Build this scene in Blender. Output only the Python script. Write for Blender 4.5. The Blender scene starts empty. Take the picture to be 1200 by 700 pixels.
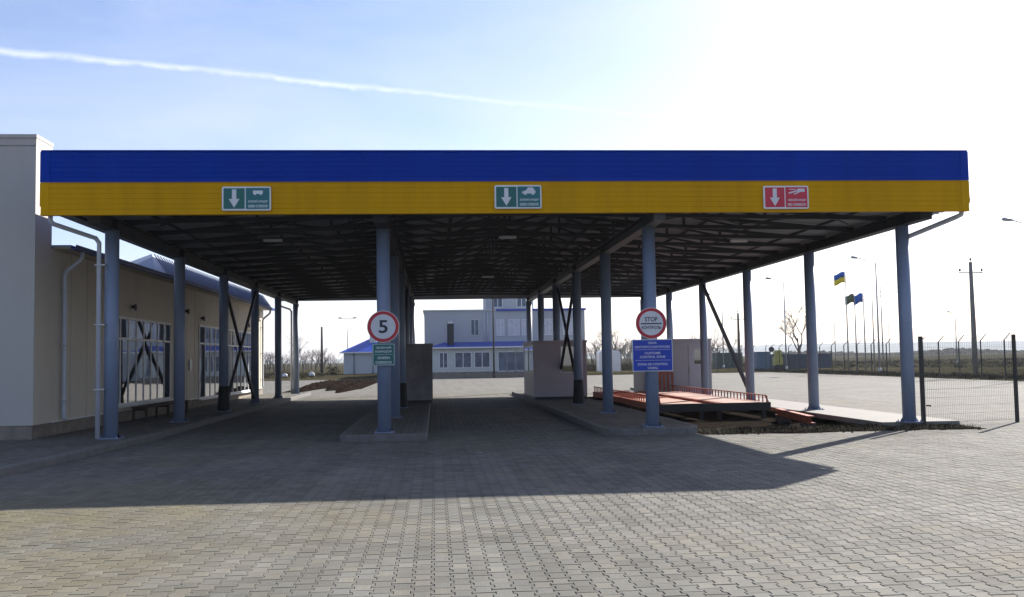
import bpy, math, random
import numpy as np
from mathutils import Vector, Matrix
random.seed(7); rng = np.random.default_rng(7)
R = math.radians
scene = bpy.context.scene
C = scene.collection

# ------------------------------------------------------------------ camera
cam_d = bpy.data.cameras.new('camera'); cam = bpy.data.objects.new('camera', cam_d); C.objects.link(cam)
cam_d.sensor_width = 36; cam_d.lens = 35; cam_d.clip_end = 8000; cam_d.clip_start = .1
cam.matrix_world = (Matrix.Translation((0, 0, 1.73)) @ Matrix.Rotation(-.0783, 4, 'Z')
                    @ Matrix.Rotation(math.pi/2 + .0606, 4, 'X') @ Matrix.Rotation(-.0163, 4, 'Z'))
scene.camera = cam

# ------------------------------------------------------------------ sky, sun, exposure
SUN_AZ, SUN_EL = R(42), R(29)      # azimuth clockwise from +Y
w = bpy.data.worlds.new('World'); scene.world = w; w.use_nodes = True
nt = w.node_tree; N = nt.nodes; L = nt.links
bg = N['Background']; bg.inputs['Strength'].default_value = .076
sky = N.new('ShaderNodeTexSky'); sky.sky_type = 'NISHITA'; sky.sun_disc = False
sky.sun_elevation = SUN_EL; sky.sun_rotation = SUN_AZ
sky.air_density = 1.0; sky.dust_density = 1.0; sky.ozone_density = 1.6; sky.altitude = 100
# a thin, slightly wavy vapour trail: a band about a great circle of view directions
tc = N.new('ShaderNodeTexCoord')
def vmath(op, a, b=None, v=None):
    n = N.new('ShaderNodeVectorMath'); n.operation = op; L.new(a, n.inputs[0])
    if b is not None: L.new(b, n.inputs[1])
    if v is not None: n.inputs[1].default_value = v
    return n
def fmath(op, a, b=None, c=None, clamp=False):
    n = N.new('ShaderNodeMath'); n.operation = op; n.use_clamp = clamp
    for i, s in enumerate((a, b, c)):
        if s is None: continue
        if isinstance(s, (int, float)): n.inputs[i].default_value = s
        else: L.new(s, n.inputs[i])
    return n.outputs[0]
A = Vector((-0.37489, 0.88526, 0.27527)); B = Vector((0.21145, 0.94884, 0.23451))
nrm = A.cross(B).normalized(); nrm = nrm if nrm.z > 0 else -nrm
tdir = (B-A).normalized()
dn = vmath('DOT_PRODUCT', tc.outputs['Generated'], v=nrm).outputs['Value']
dt = vmath('DOT_PRODUCT', tc.outputs['Generated'], v=tdir).outputs['Value']
nz = N.new('ShaderNodeTexNoise'); nz.inputs['Scale'].default_value = 9; nz.inputs['Detail'].default_value = 2
L.new(tc.outputs['Generated'], nz.inputs['Vector'])
nz2 = N.new('ShaderNodeTexNoise'); nz2.inputs['Scale'].default_value = 60; nz2.inputs['Detail'].default_value = 5
L.new(tc.outputs['Generated'], nz2.inputs['Vector'])
wig = fmath('MULTIPLY_ADD', nz.outputs['Fac'], .012, -.0065)
wig2 = fmath('MULTIPLY_ADD', nz2.outputs['Fac'], .006, -.003)
dist = fmath('ABSOLUTE', fmath('ADD', fmath('ADD', dn, wig), wig2))
width = fmath('MULTIPLY_ADD', dt, -.003, .0036)            # wide on the left, thinner to the right
band = fmath('SUBTRACT', 1, fmath('DIVIDE', dist, width), clamp=True)
fade = N.new('ShaderNodeMapRange'); L.new(dt, fade.inputs['Value'])
fade.inputs['From Min'].default_value = -.05; fade.inputs['From Max'].default_value = .5
fade.inputs['To Min'].default_value = 1; fade.inputs['To Max'].default_value = 0
thick = fmath('MULTIPLY_ADD', nz2.outputs['Fac'], .8, -.06)
mask = fmath('MULTIPLY', fmath('MULTIPLY', band, fade.outputs[0]), thick, clamp=True)
mixs = N.new('ShaderNodeMix'); mixs.data_type = 'RGBA'
L.new(mask, mixs.inputs['Factor']); L.new(sky.outputs[0], mixs.inputs['A']); mixs.inputs['B'].default_value = (9.2, 9.4, 9.5, 1)
cm = N.new('ShaderNodeMapping'); cm.inputs['Scale'].default_value = (1.6, 1.6, 7); cm.inputs['Rotation'].default_value = (0, .12, .3); L.new(tc.outputs['Generated'], cm.inputs['Vector'])
cz = N.new('ShaderNodeTexNoise'); cz.inputs['Scale'].default_value = 1.5; cz.inputs['Detail'].default_value = 7; cz.inputs['Roughness'].default_value = .55; cz.inputs['Distortion'].default_value = .4; L.new(cm.outputs[0], cz.inputs['Vector'])
cr_ = N.new('ShaderNodeMapRange'); L.new(cz.outputs['Fac'], cr_.inputs['Value']); cr_.inputs['From Min'].default_value = .36; cr_.inputs['From Max'].default_value = .72; cr_.inputs['To Max'].default_value = .38
veil = N.new('ShaderNodeMix'); veil.data_type = 'RGBA'; L.new(cr_.outputs[0], veil.inputs['Factor']); L.new(mixs.outputs['Result'], veil.inputs['A']); veil.inputs['B'].default_value = (6.6, 6.8, 7.0, 1)   # thin high cirrus
wb = vmath('MULTIPLY', veil.outputs['Result'], v=(.98, .97, 1.12)); L.new(wb.outputs[0], bg.inputs['Color'])

sun_d = bpy.data.lights.new('sun', 'SUN'); sun_d.energy = 5.0; sun_d.angle = R(.53); sun_d.color = (1, .94, .86)
sun = bpy.data.objects.new('sun', sun_d); C.objects.link(sun)
sdir = Vector((math.sin(SUN_AZ)*math.cos(SUN_EL), math.cos(SUN_AZ)*math.cos(SUN_EL), math.sin(SUN_EL)))
sun.rotation_euler = (-sdir).to_track_quat('-Z', 'Y').to_euler(); sun.location = sdir*60
vs = scene.view_settings; vs.view_transform = 'Standard'; vs.look = 'None'; vs.gamma = 1; vs.exposure = 1.1

# ------------------------------------------------------------------ materials
MATS = {}
def mat(name, col, rough=.6, metal=0., var=.12, scale=3., bump=0., bscale=60., dirt=0., spec=.5, coat=0., dirtcol=(.09, .075, .055), stretch=(1, 1, 1)):
    if name in MATS: return MATS[name]
    m = bpy.data.materials.new(name); m.use_nodes = True
    n = m.node_tree.nodes; l = m.node_tree.links; p = n['Principled BSDF']
    p.inputs['Roughness'].default_value = rough; p.inputs['Metallic'].default_value = metal
    p.inputs['Specular IOR Level'].default_value = spec
    t = n.new('ShaderNodeTexCoord'); mp = n.new('ShaderNodeMapping'); mp.inputs['Scale'].default_value = stretch
    g = n.new('ShaderNodeNewGeometry'); l.new(g.outputs['Position'], mp.inputs['Vector'])
    ns = n.new('ShaderNodeTexNoise'); ns.inputs['Scale'].default_value = scale; ns.inputs['Detail'].default_value = 6; ns.inputs['Roughness'].default_value = .65
    l.new(mp.outputs[0], ns.inputs['Vector'])
    cr = n.new('ShaderNodeValToRGB'); c = Vector(col)
    lo = c*(1-var*1.6); hi = c*(1+var*1.3)
    cr.color_ramp.elements[0].position = .3; cr.color_ramp.elements[1].position = .7
    cr.color_ramp.elements[0].color = (*lo, 1); cr.color_ramp.elements[1].color = (*hi, 1)
    l.new(ns.outputs['Fac'], cr.inputs['Fac']); out = cr.outputs[0]
    if dirt:
        n2 = n.new('ShaderNodeTexNoise'); n2.inputs['Scale'].default_value = scale*2.3; n2.inputs['Detail'].default_value = 8; n2.inputs['Roughness'].default_value = .75
        l.new(mp.outputs[0], n2.inputs['Vector'])
        r2 = n.new('ShaderNodeMapRange'); r2.inputs['From Min'].default_value = .5; r2.inputs['From Max'].default_value = .75; r2.inputs['To Max'].default_value = dirt
        l.new(n2.outputs['Fac'], r2.inputs['Value'])
        mx = n.new('ShaderNodeMix'); mx.data_type = 'RGBA'; l.new(r2.outputs[0], mx.inputs['Factor']); l.new(out, mx.inputs['A']); mx.inputs['B'].default_value = (*dirtcol, 1)
        out = mx.outputs['Result']
    l.new(out, p.inputs['Base Color'])
    rr = n.new('ShaderNodeMapRange'); rr.inputs['To Min'].default_value = max(.03, rough-.08); rr.inputs['To Max'].default_value = min(1, rough+.12)
    l.new(ns.outputs['Fac'], rr.inputs['Value']); l.new(rr.outputs[0], p.inputs['Roughness'])
    if bump:
        n3 = n.new('ShaderNodeTexNoise'); n3.inputs['Scale'].default_value = bscale; n3.inputs['Detail'].default_value = 4
        l.new(mp.outputs[0], n3.inputs['Vector'])
        b = n.new('ShaderNodeBump'); b.inputs['Strength'].default_value = bump; b.inputs['Distance'].default_value = .02
        l.new(n3.outputs['Fac'], b.inputs['Height']); l.new(b.outputs[0], p.inputs['Normal'])
    MATS[name] = m; return m

def glass(name, tint=(.02, .025, .03), rough=.03):
    if name in MATS: return MATS[name]
    m = bpy.data.materials.new(name); m.use_nodes = True; n = m.node_tree.nodes; l = m.node_tree.links; p = n['Principled BSDF']
    p.inputs['Base Color'].default_value = (*tint, 1); p.inputs['Roughness'].default_value = rough; p.inputs['IOR'].default_value = 1.52
    p.inputs['Specular IOR Level'].default_value = 1.0; p.inputs['Coat Weight'].default_value = 1.0; p.inputs['Coat Roughness'].default_value = .02; p.inputs['Coat IOR'].default_value = 2.5
    g = n.new('ShaderNodeNewGeometry'); ns = n.new('ShaderNodeTexNoise'); ns.inputs['Scale'].default_value = .9; ns.inputs['Detail'].default_value = 1
    l.new(g.outputs['Position'], ns.inputs['Vector']); b = n.new('ShaderNodeBump'); b.inputs['Strength'].default_value = .12; b.inputs['Distance'].default_value = .02
    l.new(ns.outputs['Fac'], b.inputs['Height']); l.new(b.outputs[0], p.inputs['Coat Normal']); l.new(b.outputs[0], p.inputs['Normal'])
    MATS[name] = m; return m

def paving_mat(name, source):
    """concrete paver colour; tone per block from an attribute, the object, or a fine cell texture beyond the modelled blocks"""
    m = bpy.data.materials.new(name); m.use_nodes = True; n = m.node_tree.nodes; l = m.node_tree.links; p = n['Principled BSDF']
    g = n.new('ShaderNodeNewGeometry')
    joint = None
    if source == 'attribute':
        a = n.new('ShaderNodeAttribute'); a.attribute_name = 'tone'; tone = a.outputs['Fac']
    elif source == 'object':
        a = n.new('ShaderNodeObjectInfo'); tone = a.outputs['Random']
    else:
        mp = n.new('ShaderNodeMapping'); mp.inputs['Rotation'].default_value = (0, 0, math.pi/2); l.new(g.outputs['Position'], mp.inputs['Vector'])
        bt = n.new('ShaderNodeTexBrick'); bt.inputs['Scale'].default_value = 1; bt.inputs['Brick Width'].default_value = .2; bt.inputs['Row Height'].default_value = .1525
        bt.inputs['Mortar Size'].default_value = .008; bt.inputs['Color1'].default_value = (0, 0, 0, 1); bt.inputs['Color2'].default_value = (1, 1, 1, 1); bt.inputs['Mortar'].default_value = (.5, .5, .5, 1)
        l.new(mp.outputs[0], bt.inputs['Vector']); tone = bt.outputs['Color']; joint = bt.outputs['Fac']
    cr = n.new('ShaderNodeValToRGB'); e = cr.color_ramp.elements
    e[0].position = 0; e[0].color = (0.133, 0.128, 0.112, 1); e[1].position = 1; e[1].color = (0.211, 0.206, 0.180, 1)
    x = e.new(.35); x.color = (0.163, 0.159, 0.138, 1); x = e.new(.6); x.color = (0.173, 0.171, 0.152, 1); x = e.new(.9); x.color = (0.190, 0.180, 0.147, 1)
    l.new(tone, cr.inputs['Fac'])
    big = n.new('ShaderNodeTexNoise'); big.inputs['Scale'].default_value = .45; big.inputs['Detail'].default_value = 7; big.inputs['Roughness'].default_value = .62
    l.new(g.outputs['Position'], big.inputs['Vector'])
    r1 = n.new('ShaderNodeMapRange'); r1.inputs['From Min'].default_value = .32; r1.inputs['From Max'].default_value = .7; r1.inputs['To Min'].default_value = .74; r1.inputs['To Max'].default_value = 1.1
    l.new(big.outputs['Fac'], r1.inputs['Value'])
    fine = n.new('ShaderNodeTexNoise'); fine.inputs['Scale'].default_value = 35; fine.inputs['Detail'].default_value = 5; fine.inputs['Roughness'].default_value = .7
    l.new(g.outputs['Position'], fine.inputs['Vector'])
    r2 = n.new('ShaderNodeMapRange'); r2.inputs['From Min'].default_value = .3; r2.inputs['From Max'].default_value = .7; r2.inputs['To Min'].default_value = .82; r2.inputs['To Max'].default_value = 1.14
    l.new(fine.outputs['Fac'], r2.inputs['Value'])
    mul = n.new('ShaderNodeMath'); mul.operation = 'MULTIPLY'; l.new(r1.outputs[0], mul.inputs[0]); l.new(r2.outputs[0], mul.inputs[1])
    sc = n.new('ShaderNodeVectorMath'); sc.operation = 'SCALE'; l.new(cr.outputs[0], sc.inputs[0]); l.new(mul.outputs[0], sc.inputs['Scale'])
    mt = n.new('ShaderNodeMapping'); mt.inputs['Scale'].default_value = (2.2, .09, 1); l.new(g.outputs['Position'], mt.inputs['Vector'])
    tn = n.new('ShaderNodeTexNoise'); tn.inputs['Scale'].default_value = 1; tn.inputs['Detail'].default_value = 3; l.new(mt.outputs[0], tn.inputs['Vector'])
    rt = n.new('ShaderNodeMapRange'); rt.inputs['From Min'].default_value = .35; rt.inputs['From Max'].default_value = .6; rt.inputs['To Min'].default_value = .86; rt.inputs['To Max'].default_value = 1.03; l.new(tn.outputs['Fac'], rt.inputs['Value'])
    mu2 = n.new('ShaderNodeMath'); mu2.operation = 'MULTIPLY'; l.new(mul.outputs[0], mu2.inputs[0]); l.new(rt.outputs[0], mu2.inputs[1]); l.new(mu2.outputs[0], sc.inputs['Scale'])
    # sand and dry moss swept into patches
    sn = n.new('ShaderNodeTexNoise'); sn.inputs['Scale'].default_value = .33; sn.inputs['Detail'].default_value = 8; sn.inputs['Roughness'].default_value = .7; sn.inputs['Distortion'].default_value = .6
    mp2 = n.new('ShaderNodeMapping'); mp2.inputs['Location'].default_value = (3.1, 11.4, 2); l.new(g.outputs['Position'], mp2.inputs['Vector']); l.new(mp2.outputs[0], sn.inputs['Vector'])
    r3 = n.new('ShaderNodeMapRange'); r3.inputs['From Min'].default_value = .52; r3.inputs['From Max'].default_value = .74; r3.inputs['To Max'].default_value = .5
    l.new(sn.outputs['Fac'], r3.inputs['Value'])
    mx = n.new('ShaderNodeMix'); mx.data_type = 'RGBA'; l.new(r3.outputs[0], mx.inputs['Factor']); l.new(sc.outputs[0], mx.inputs['A']); mx.inputs['B'].default_value = (.165, .14, .085, 1)
    # mossy, sandy stain in front of the building
    vd = n.new('ShaderNodeVectorMath'); vd.operation = 'DISTANCE'; l.new(g.outputs['Position'], vd.inputs[0]); vd.inputs[1].default_value = (-5.2, 11.2, 0)
    rs = n.new('ShaderNodeMapRange'); rs.inputs['From Min'].default_value = 5.5; rs.inputs['From Max'].default_value = .5; l.new(vd.outputs['Value'], rs.inputs['Value'])
    sm = n.new('ShaderNodeMath'); sm.operation = 'MULTIPLY'; l.new(rs.outputs[0], sm.inputs[0]); r4 = n.new('ShaderNodeMapRange'); r4.inputs['From Min'].default_value = .3; r4.inputs['From Max'].default_value = .62; l.new(sn.outputs['Fac'], r4.inputs['Value']); l.new(r4.outputs[0], sm.inputs[1])
    m4 = n.new('ShaderNodeMix'); m4.data_type = 'RGBA'; l.new(sm.outputs[0], m4.inputs['Factor']); l.new(mx.outputs['Result'], m4.inputs['A']); m4.inputs['B'].default_value = (.15, .128, .062, 1)
    out = m4.outputs['Result']
    if joint is not None:
        m2 = n.new('ShaderNodeMix'); m2.data_type = 'RGBA'; l.new(joint, m2.inputs['Factor']); l.new(out, m2.inputs['A']); m2.inputs['B'].default_value = (.07, .064, .055, 1); out = m2.outputs['Result']
    l.new(out, p.inputs['Base Color']); p.inputs['Roughness'].default_value = .9; p.inputs['Specular IOR Level'].default_value = .2
    b = n.new('ShaderNodeBump'); b.inputs['Strength'].default_value = .25; b.inputs['Distance'].default_value = .004; l.new(fine.outputs['Fac'], b.inputs['Height']); l.new(b.outputs[0], p.inputs['Normal'])
    MATS[name] = m; return m

mat('sand_joint', (.06, .054, .045), .95, var=.3, scale=6)
mat('kerb', (.145, .142, .135), .85, var=.15, scale=5, bump=.2, dirt=.5)
mat('slab', (.23, .22, .205), .85, var=.1, scale=1.2, bump=.15, dirt=.3)
mat('soil', (.024, .02, .017), .95, spec=0., var=.45, scale=5, bump=.8, bscale=30)
mat('soil_dark', (.016, .012, .010), .95, spec=0., var=.4, scale=2, bump=.8, bscale=12)
mat('dry_soil', (.10, .085, .06), .95, spec=0., var=.35, scale=7, bump=.8, bscale=35)
mat('terrain', (.055, .05, .03), .95, spec=0., var=.35, scale=.05, dirt=.6, dirtcol=(.035, .035, .02))
mat('hill', (.07, .09, .06), .95, spec=0., var=.2, scale=.004)
mat('column', (.20, .255, .37), .42, var=.05, scale=1.5, dirt=.18)
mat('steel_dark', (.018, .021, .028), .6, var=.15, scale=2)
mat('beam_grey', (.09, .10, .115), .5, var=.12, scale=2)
mat('zinc', (.25, .265, .30), .55, metal=.2, var=.12, scale=1.2)
mat('blue', (.0, .038, .34), .55, var=.09, scale=1.1, dirt=.15, stretch=(1, 1, .1), spec=.08, dirtcol=(.01, .03, .16))
mat('yellow', (.60, .315, .0), .55, var=.08, scale=1.1, dirt=.3, stretch=(1, 1, .1), spec=.08, dirtcol=(.25, .14, .01))
mat('wall_cream', (.58, .53, .44), .6, var=.05, scale=.6, dirt=.22, dirtcol=(.3, .27, .22), stretch=(1, 1, .35))
mat('wall_cream_shaded', (.42, .405, .375), .6, var=.04, scale=.6, dirt=.18, dirtcol=(.3, .28, .25), stretch=(1, 1, .35))  # same cream paint, greyed and darkened: the front's shade is in the colour
mat('seam', (.25, .24, .22), .7)
mat('plinth', (.22, .19, .16), .9, var=.2, scale=4, bump=.3)
mat('white_metal', (.72, .73, .74), .45, var=.05)
mat('pipe', (.5, .53, .6), .4, var=.06, scale=2)
mat('blue_roof', (.01, .055, .38), .35, var=.06, scale=.6)
mat('roof_greyblue', (.24, .29, .39), .4, var=.08, scale=.6)
mat('eave_blue', (.02, .05, .25), .45)
mat('white', (.66, .67, .70), .5, var=.04)
mat('board_frame', (.70, .74, .74), .4, var=.05)
mat('black', (.012, .012, .013), .6)
mat('rubber', (.016, .017, .018), .75, var=.3)
mat('red', (.5, .015, .03), .4, var=.06)
mat('sign_green', (.003, .12, .105), .4, var=.06)
mat('sign_green2', (.004, .14, .16), .4, var=.06)
mat('sign_red', (.55, .02, .05), .4, var=.06)
mat('sign_blue', (.004, .04, .42), .4, var=.05)
mat('ink', (.02, .025, .05), .5)
mat('plate_back', (.35, .36, .38), .4, metal=.6)
mat('red_steel', (.40, .085, .04), .6, var=.25, scale=4, dirt=.5, dirtcol=(.13, .05, .03))
mat('deck', (.40, .22, .17), .7, var=.15, scale=2, dirt=.5, dirtcol=(.25, .12, .08))
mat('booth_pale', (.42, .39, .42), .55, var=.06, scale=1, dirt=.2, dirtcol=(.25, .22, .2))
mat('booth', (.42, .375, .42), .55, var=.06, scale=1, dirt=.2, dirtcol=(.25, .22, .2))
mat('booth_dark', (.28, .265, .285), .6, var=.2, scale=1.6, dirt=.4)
mat('post_black', (.015, .017, .017), .5)
mat('wire_green', (.05, .07, .06), .5)
mat('galv', (.42, .43, .44), .45, metal=.5, var=.1)
mat('concrete_pole', (.20, .185, .17), .85, var=.2, scale=3)
mat('wood_pole', (.06, .05, .045), .85, var=.2, scale=3)
mat('bark', (.11, .095, .08), .9, var=.25, scale=5)
mat('twig', (.10, .088, .078), .9, spec=.1, var=.25, scale=2)
mat('office_wall', (.40, .42, .45), .7, var=.05, scale=.4)
mat('office_low', (.50, .54, .52), .7, var=.05, scale=.4)
mat('annex_wall', (.42, .46, .50), .7, var=.05, scale=.4)
mat('curtain', (.55, .56, .6), .8)
mat('container_blue', (.08, .14, .20), .6, var=.12, scale=.8, dirt=.3)
mat('container_navy', (.03, .05, .09), .6, var=.15, scale=.8, dirt=.3)
mat('container_green', (.03, .075, .06), .6, var=.15, scale=.8, dirt=.3)
mat('machine_yellow', (.36, .33, .05), .5, var=.1)
mat('flag_blue', (.03, .13, .5), .7)
mat('flag_yellow', (.75, .58, .02), .7)
mat('flag_dark', (.10, .13, .06), .7, var=.3)
mat('timber', (.055, .035, .028), .8, var=.3, scale=4)
glass('glass'); mat('glass_far', (.09, .12, .17), .25, var=.3, scale=.9, spec=.4)
paving_mat('paver', 'attribute'); paving_mat('paver_single', 'object'); paving_mat('paver_far', 'cells')
def M(n): return MATS[n]

# ------------------------------------------------------------------ mesh helpers
ORG = {}
class MB:
    def __init__(s): s.v = []; s.f = []; s.sm = []
    def add(s, vs, fs, smooth=False):
        o = len(s.v); s.v += [tuple(x) for x in vs]; s.f += [[i+o for i in f] for f in fs]; s.sm += [smooth]*len(fs); return s
    def box(s, x0, x1, y0, y1, z0, z1):
        return s.add([(x0, y0, z0), (x1, y0, z0), (x1, y1, z0), (x0, y1, z0), (x0, y0, z1), (x1, y0, z1), (x1, y1, z1), (x0, y1, z1)],
                     [(3, 2, 1, 0), (4, 5, 6, 7), (0, 1, 5, 4), (1, 2, 6, 5), (2, 3, 7, 6), (3, 0, 4, 7)])
    def prism(s, pts, z0, z1):            # xy outline, counter-clockwise
        n = len(pts)
        return s.add([(x, y, z0) for x, y in pts]+[(x, y, z1) for x, y in pts],
                     [list(range(n))[::-1], list(range(n, 2*n))]+[(i, (i+1) % n, n+(i+1) % n, n+i) for i in range(n)])
    def prism_y(s, pts, y0, y1):          # xz outline seen from -Y, counter-clockwise; y0 front
        n = len(pts)
        return s.add([(x, y0, z) for x, z in pts]+[(x, y1, z) for x, z in pts],
                     [list(range(n)), list(range(n, 2*n))[::-1]]+[(i, n+i, n+(i+1) % n, (i+1) % n) for i in range(n)])
    def prism_x(s, pts, x0, x1):          # yz outline
        n = len(pts)
        return s.add([(x0, y, z) for y, z in pts]+[(x1, y, z) for y, z in pts],
                     [list(range(n))[::-1], list(range(n, 2*n))]+[(i, (i+1) % n, n+(i+1) % n, n+i) for i in range(n)])
    def tube(s, path, r, n=8, cap=True, smooth=True):
        path = [Vector(p) for p in path]; m = len(path)
        rs = r if isinstance(r, (list, tuple)) else [r]*m
        vs = []; ref = None
        for i, p in enumerate(path):
            t = ((path[i]-path[i-1]).normalized() if i else Vector()) + ((path[i+1]-path[i]).normalized() if i < m-1 else Vector())
            t.normalize()
            if ref is None: ref = Vector((1, 0, 0)) if abs(t.x) < .8 else Vector((0, 1, 0))
            u = t.cross(ref).normalized(); q = u.cross(t).normalized(); ref = q
            k = 1.
            if 0 < i < m-1:
                c = (path[i]-path[i-1]).normalized().dot((path[i+1]-path[i]).normalized()); k = 1/max(.5, math.sqrt((1+c)/2))
            for j in range(n):
                a = 2*math.pi*(j+.5)/n; vs.append(p+(u*math.cos(a)+q*math.sin(a))*rs[i]*(k if n <= 4 else 1))
        fs = [(i*n+j, i*n+(j+1) % n, (i+1)*n+(j+1) % n, (i+1)*n+j) for i in range(m-1) for j in range(n)]
        s.add(vs, fs, smooth and n > 4)
        if cap:
            o = len(s.v)-n*m
            s.f += [[o+j for j in range(n)][::-1], [o+(m-1)*n+j for j in range(n)]]; s.sm += [False, False]
        return s
    def bar(s, a, b, w, h=None):          # rectangular bar between two points
        a = Vector(a); b = Vector(b); t = (b-a).normalized(); h = h or w
        up = Vector((0, 0, 1)) if abs(t.z) < .95 else Vector((0, 1, 0))
        u = t.cross(up).normalized(); q = u.cross(t).normalized()
        vs = [p+u*x*w/2+q*z*h/2 for p in (a, b) for x, z in ((-1, -1), (1, -1), (1, 1), (-1, 1))]
        return s.add(vs, [(0, 1, 2, 3), (7, 6, 5, 4), (0, 4, 5, 1), (1, 5, 6, 2), (2, 6, 7, 3), (3, 7, 4, 0)])
    def mesh(s, name, org=(0, 0, 0)):
        me = bpy.data.meshes.new(name); o = Vector(org)
        me.from_pydata([Vector(v)-o for v in s.v], [], s.f); me.polygons.foreach_set('use_smooth', s.sm); me.update(); return me
    def build(s, name, m, parent=None, **kw):
        org = ORG[parent.as_pointer()] if parent else kw.pop('org', (0, 0, 0))
        me = s.mesh(name, org); me.materials.append(M(m) if isinstance(m, str) else m)
        return link(name, me, parent, org, **kw)
def link(name, me, parent, org, label=None, cat=None, group=None, kind=None):
    o = bpy.data.objects.new(name, me); C.objects.link(o)
    if parent: o.parent = parent
    else: o.location = org
    ORG[o.as_pointer()] = org
    return tag(o, label, cat, group, kind)
def tag(o, label=None, cat=None, group=None, kind=None):
    for k, v in (('label', label), ('category', cat), ('group', group), ('kind', kind)):
        if v: o[k] = v
    return o
def thing(name, loc, label, cat, group=None):
    o = bpy.data.objects.new(name, None); o.empty_display_size = .3; C.objects.link(o); o.location = loc; ORG[o.as_pointer()] = tuple(loc)
    return tag(o, label, cat, group)
def bevel(o, wd=.01, seg=2):
    b = o.modifiers.new('bevel', 'BEVEL'); b.width = wd; b.segments = seg; b.limit_method = 'ANGLE'; return o
def disc(cx, y0, y1, cz, r, n=40): return MB().prism_y([(cx+r*math.cos(2*math.pi*i/n), cz+r*math.sin(2*math.pi*i/n)) for i in range(n)], y0, y1)
def text_mesh(body, cx, cz, y, wd, hg):
    """lettering as a thin mesh on a plane facing -Y, fitted to wd x hg"""
    cu = bpy.data.curves.new('t', 'FONT'); cu.body = body; cu.size = 1; cu.extrude = .004; cu.offset = .018; cu.resolution_u = 3
    ob = bpy.data.objects.new('t', cu); C.objects.link(ob); dg = bpy.context.evaluated_depsgraph_get()
    me = bpy.data.meshes.new_from_object(ob.evaluated_get(dg)); bpy.data.objects.remove(ob); 
    mb = MB(); vs = [v.co.copy() for v in me.vertices]
    if not vs: return mb
    x0 = min(v.x for v in vs); x1 = max(v.x for v in vs); y0 = min(v.y for v in vs); y1 = max(v.y for v in vs)
    mb.add([(cx+((v.x-x0)/(x1-x0)-.5)*wd, y-v.z*.4, cz+((v.y-y0)/(y1-y0)-.5)*hg) for v in vs], [list(p.vertices) for p in me.polygons])
    return mb

# ================================================================== ground
g = MB(); g.add([(-4000, -300, 0), (4000, -300, 0), (4000, 5000, 0), (-4000, 5000, 0)], [(0, 1, 2, 3)])
for i, v in enumerate(g.v): g.v[i] = (v[0], v[1], -.45)
g.build('terrain', 'terrain', kind='structure')
# outer land sheet rises to road level beyond the fence line, with a shallow bank
def sheet(name, x0, x1, y0, y1, z, m, **kw): return MB().add([(x0, y0, z), (x1, y0, z), (x1, y1, z), (x0, y1, z)], [(0, 1, 2, 3)]).build(name, m, **kw)
gm = MB(); NX, NY = 46, 60
xs = [33+i*i*.9 for i in range(NX)]; ys = [-40+j*j*.55 for j in range(NY)]
vs = [(x, y, -.02+(.0 if i < 1 else .25*(math.sin(x*.21+y*.05)*.5+.5)*min(1, (x-33)/6)+random.uniform(-.05, .05))) for i, x in enumerate(xs) for j, y in enumerate(ys)]
gm.add(vs, [(i*NY+j, (i+1)*NY+j, (i+1)*NY+j+1, i*NY+j+1) for i in range(NX-1) for j in range(NY-1)], True)
gm.build('field', 'terrain', kind='structure')
gm = MB(); xs = [-300+i*8 for i in range(43)]; ys = [97+j*j*.6 for j in range(40)]
vs = [(min(x, 33.0), y, -.02+(0 if j < 1 else .12+.2*(math.sin(x*.11+y*.07)*.5+.5)*min(1, (y-97)/8)+random.uniform(-.04, .04))) for x in xs for j, y in enumerate(ys)]
gm.add(vs, [(i*40+j, (i+1)*40+j, (i+1)*40+j+1, i*40+j+1) for i in range(42) for j in range(39)], True)
gm.build('meadow', 'terrain', kind='structure')

# paving: plain sheets where the pieces are too far to tell apart, a bed of joint sand with modelled blocks in front
BX0, BX1, BY0, BY1 = -6.9, 15.3, 6.0, 24.6
PX0, PX1, PY0, PY1 = 6.0, 10.35, 22.75, 44.0       # the dug-out pit
pv = thing('paving', (0, 0, 0), None, None); pv['kind'] = 'structure'
mb = MB()
for x0, x1, y0, y1 in ((-60, BX0, -40, BY1), (BX1, 33, -40, BY1), (BX0, BX1, -40, BY0), (-60, PX0, BY1, PY1), (PX1, 33, BY1, PY1), (-60, 33, PY1, 97)):
    mb.add([(x0, y0, 0), (x1, y0, 0), (x1, y1, 0), (x0, y1, 0)], [(0, 1, 2, 3)])
mb.build('paving_surface', 'paver_far', pv)
mb = MB()
for x0, x1, y0, y1 in ((BX0, BX1, BY0, PY0), (BX0, PX0, PY0, BY1), (PX1, BX1, PY0, BY1)):
    mb.add([(x0, y0, -.008), (x1, y0, -.008), (x1, y1, -.008), (x0, y1, -.008)], [(0, 1, 2, 3)])
mb.build('joint_bed', 'sand_joint', pv)
PITCH, LEN, AMP, GAP = .1525, .2, .0135, .0031
def outline(gap, hl):
    """double-T paver: wide ends, narrow waist, long side along Y"""
    prof = [(-hl, 1), (-.062, 1), (-.038, -1), (.038, -1), (.062, 1), (hl, 1)]
    right = [(PITCH/2+AMP*k-gap, y) for y, k in prof]
    return right+[(-x, y) for x, y in right[::-1]]
OUT = outline(GAP, LEN/2-GAP); INN = outline(GAP+.003, LEN/2-GAP-.003)
bv = np.array([(x, y, -.008) for x, y in OUT]+[(x, y, -.0025) for x, y in OUT]+[(x, y, 0) for x, y in INN])
n12 = 12
bf = [[2*n12+i for i in range(n12)]]+[[k*n12+i, k*n12+(i+1) % n12, (k+1)*n12+(i+1) % n12, (k+1)*n12+i] for k in range(2) for i in range(n12)]
cells = []
nc = int((BX1-BX0)/PITCH); nr = int((BY1-BY0)/LEN)
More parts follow.
